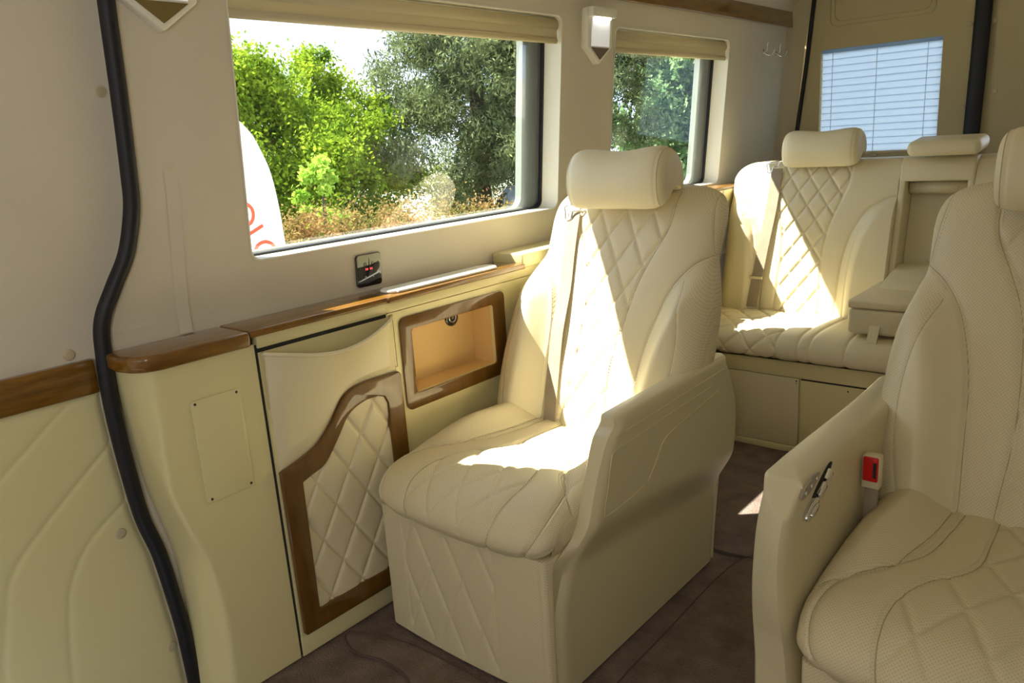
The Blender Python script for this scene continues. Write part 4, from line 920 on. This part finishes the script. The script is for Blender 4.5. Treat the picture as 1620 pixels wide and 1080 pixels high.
def tree(name, label, base, h, R0, shape, count, size, m, nb=60, crown_lo=0.0, cat='tree', group=None, tr=0.12, bs=1.0, **kw):
    t = thing(name, label, cat, base, group); x, y, z = base; bl = []
    for k in range(nb):
        f_ = rng.uniform(0, 1) ** .85; zz_ = z + h * (crown_lo + (1 - crown_lo) * f_)
        rad = R0 * ((1 - f_) ** .7 + .08 if shape == 'cone' else math.sin(PI * min(1, .12 + f_ * .88)) ** .6 + .05)
        an = rng.uniform(0, 2 * PI); rr = rad * rng.uniform(.25, 1.0); bl.append((x + rr * math.cos(an), y + rr * math.sin(an), zz_, rng.uniform(.16, .34) * R0 * bs * (1.1 - .5 * f_)))
    leaves('foliage', bl, count, size, m, t, **kw)
    trunk([(x, y, z), (x + .05, y, z + h * .4), (x - .03, y + .05, z + h * .85)], tr, tr * .3, t)
    for k in range(6):
        b = bl[k]; s0 = z + (b[2] - z) * .7; trunk([(x, y, s0), ((x + b[0]) / 2, (y + b[1]) / 2, (s0 + b[2]) / 2 - .05), (b[0], b[1], b[2])], tr * .3, tr * .1, t, 'branch')
    return t
G = -0.72
tree('leafy_tree', 'bright green leafy tree seen at the left of the large window', (-7.9, 5.9, G), 3.2, 1.5, 'round', 100000, .038, M['leafgreen'], nb=90, tr=.09)
tree('leafy_tree', 'light green bushy tree behind the hedge, left of the dark conifer', (-8.3, 7.4, G), 3.4, 1.3, 'round', 80000, .038, M['leafgreen'], nb=80, tr=.08)
tree('conifer', 'tall dark conifer filling the middle of the large window', (-7.3, 9.7, G), 7.5, 2.0, 'cone', 120000, .024, M['leafdark'], nb=260, crown_lo=.12, droop=.8, elong=3.6, jit=.28, bs=.62, tr=.16)
tree('conifer', 'dark conifer at the right side of the large window', (-6.0, 10.2, G), 6.8, 1.8, 'cone', 100000, .024, M['leafdark'], nb=200, crown_lo=.24, droop=.8, elong=3.6, jit=.28, bs=.62, tr=.17)
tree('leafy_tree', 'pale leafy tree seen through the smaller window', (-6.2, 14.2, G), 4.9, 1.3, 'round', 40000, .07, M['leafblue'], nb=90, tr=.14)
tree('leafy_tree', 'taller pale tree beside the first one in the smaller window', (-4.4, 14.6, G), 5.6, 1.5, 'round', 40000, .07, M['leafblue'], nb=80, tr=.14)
tree('bush', 'small pale green bush standing just behind the reddish hedge', (-5.35, 5.05, G), 1.95, .36, 'round', 9000, .035, M['leafbush'], nb=30, cat='bush', tr=.03)
# clipped hedge, reddish at the top
hg = thing('hedge', 'clipped reddish brown hedge under the trees', 'hedge', (-4.2, 4.2, G)); bl = []
for k in range(420):
    t_ = rng.uniform(0, 1); x = -5.6 + t_ * 2.7; y = 2.6 + t_ * 3.1; bl.append((x + rng.uniform(-.25, .25), y + rng.uniform(-.25, .25), rng.uniform(G, .72), rng.uniform(.11, .20)))
leaves('foliage', bl, 110000, .020, M['leafred'], hg)
# feather flag with red letters
fg = thing('feather_flag', 'white feather flag with red letters outside the large window', 'flag', (-2.2, 2.2, G))
fpts = [tuple(p) for p in catmull([(2.508, G + .1), (2.506, 0.60), (2.502, 0.80), (2.498, 0.95), (2.492, 1.05), (2.480, 1.16), (2.463, 1.244), (2.430, 1.335), (2.393, 1.415), (2.345, 1.475), (2.298, 1.515), (2.20, 1.56), (2.12, 1.565), (2.06, 1.53), (2.04, 1.45)], 6)] + [(2.04, G + .1)]
prism('cloth', fpts, lambda a, b: (-2.2, a, b), lambda a, b: (-2.206, a, b), M['sign'], fg, smooth=False)
tube('pole', catmull([(-2.2, 2.03, G), (-2.2, 2.03, 1.0), (-2.2, 2.035, 1.48), (-2.2, 2.09, 1.565), (-2.2, 2.2, 1.568)], 6), .012, M['dark'], fg, 8, up=(1, 0, 0))
def stroke(name, pts, w=.009):
    P = resample(catmull(pts, 8), .01); tube(name, [(-2.197 + .004, y, z) for y, z in P], w, M['signred'], fg, 8, ry=.002, up=(1, 0, 0))
cy, cz = 2.262, 1.015
stroke('letter', [(cy - .02, cz + .055), (cy + .025, cz + .050), (cy + .058, cz + .02), (cy + .060, cz - .025), (cy + .035, cz - .058), (cy - .02, cz - .068)])
stroke('letter', [(cy - .01, cz + .088), (cy + .02, cz + .086)])
stroke('letter', [(2.236, .884), (2.30, .908), (2.372, .938)]); stroke('letter', [(2.236, .884), (2.262, .848), (2.270, .838)])
stroke('letter', [(2.300, .770), (2.302, .800), (2.325, .835), (2.370, .848), (2.410, .832), (2.432, .800), (2.434, .770)])
# parked cars
def car(label, loc, rot, m):
    t = thing('car', label, 'car', loc); t.rotation_euler = (0, 0, 0); ca, sa = math.cos(rot), math.sin(rot)
    prof = catmull([(-2.1, .35), (-2.15, .62), (-2.05, .86), (-1.55, 1.0), (-1.05, 1.10), (-.45, 1.42), (.25, 1.50), (1.05, 1.40), (1.65, 1.10), (2.10, 1.02), (2.18, .75), (2.15, .35)], 5)
    def body(sec, wfun, name, mt, par=None):
        V = []
        for q in np.linspace(-1, 1, 15):
            r = []
            for u, z in sec:
                w = wfun(z) * q; e = 1 - .05 * abs(q) ** 6; r.append((loc[0] + (u * e) * ca - w * sa, loc[1] + (u * e) * sa + w * ca, loc[2] + z - .04 * abs(q) ** 4))
            V.append(r)
        V = np.array(V); n = V.shape[1]; v, f = grid(V, cv=True); return fixnormals(npmesh(name, v, f, mt, par or t, extra=[tuple(range(n)), tuple(range(14 * n, 15 * n))]))
    body([tuple(p) for p in prof], lambda z: .88 if z < 1.0 else .88 - (z - 1.0) * .45, 'body', m)
    body([(-1.0, 1.06), (-.42, 1.36), (.25, 1.44), (1.0, 1.35), (1.52, 1.08)], lambda z: .905 - (z - 1.0) * .45, 'side_windows', M['carglass'])
    for u in (-1.35, 1.35):
        for w in (-.86, .86):
            c = np.array([loc[0] + u * ca - w * sa, loc[1] + u * sa + w * ca, loc[2] + .33]); ax_ = np.array([-sa, ca, 0])
            pr = [(.18, -.10), (.31, -.10), (.33, -.06), (.33, .06), (.31, .10), (.18, .10)]; a = np.linspace(0, 2 * PI, 24, endpoint=False); e1 = np.array([ca, sa, 0]); e2 = np.array([0, 0, 1.])
            V = np.array([[c + ax_ * h_ + (e1 * math.cos(k) + e2 * math.sin(k)) * r_ for k in a] for r_, h_ in pr]); v, f = grid(V, cv=True)
            wh = fixnormals(npmesh('wheel', v, f, M['rubber'], t, extra=[tuple(range(24)), tuple(range(5 * 24, 6 * 24))]))
    return t
car('dark car parked in the shade behind the hedge at the right of the large window', (-4.1, 7.7, G), math.radians(135), M['carpaint'])
M['carblue'] = mat('blue_car_paint', (0.01, 0.06, 0.22), 0.2, coat=1.0)
car('blue car parked further back, seen in the smaller window', (-2.3, 9.9, G), math.radians(112), M['carblue'])
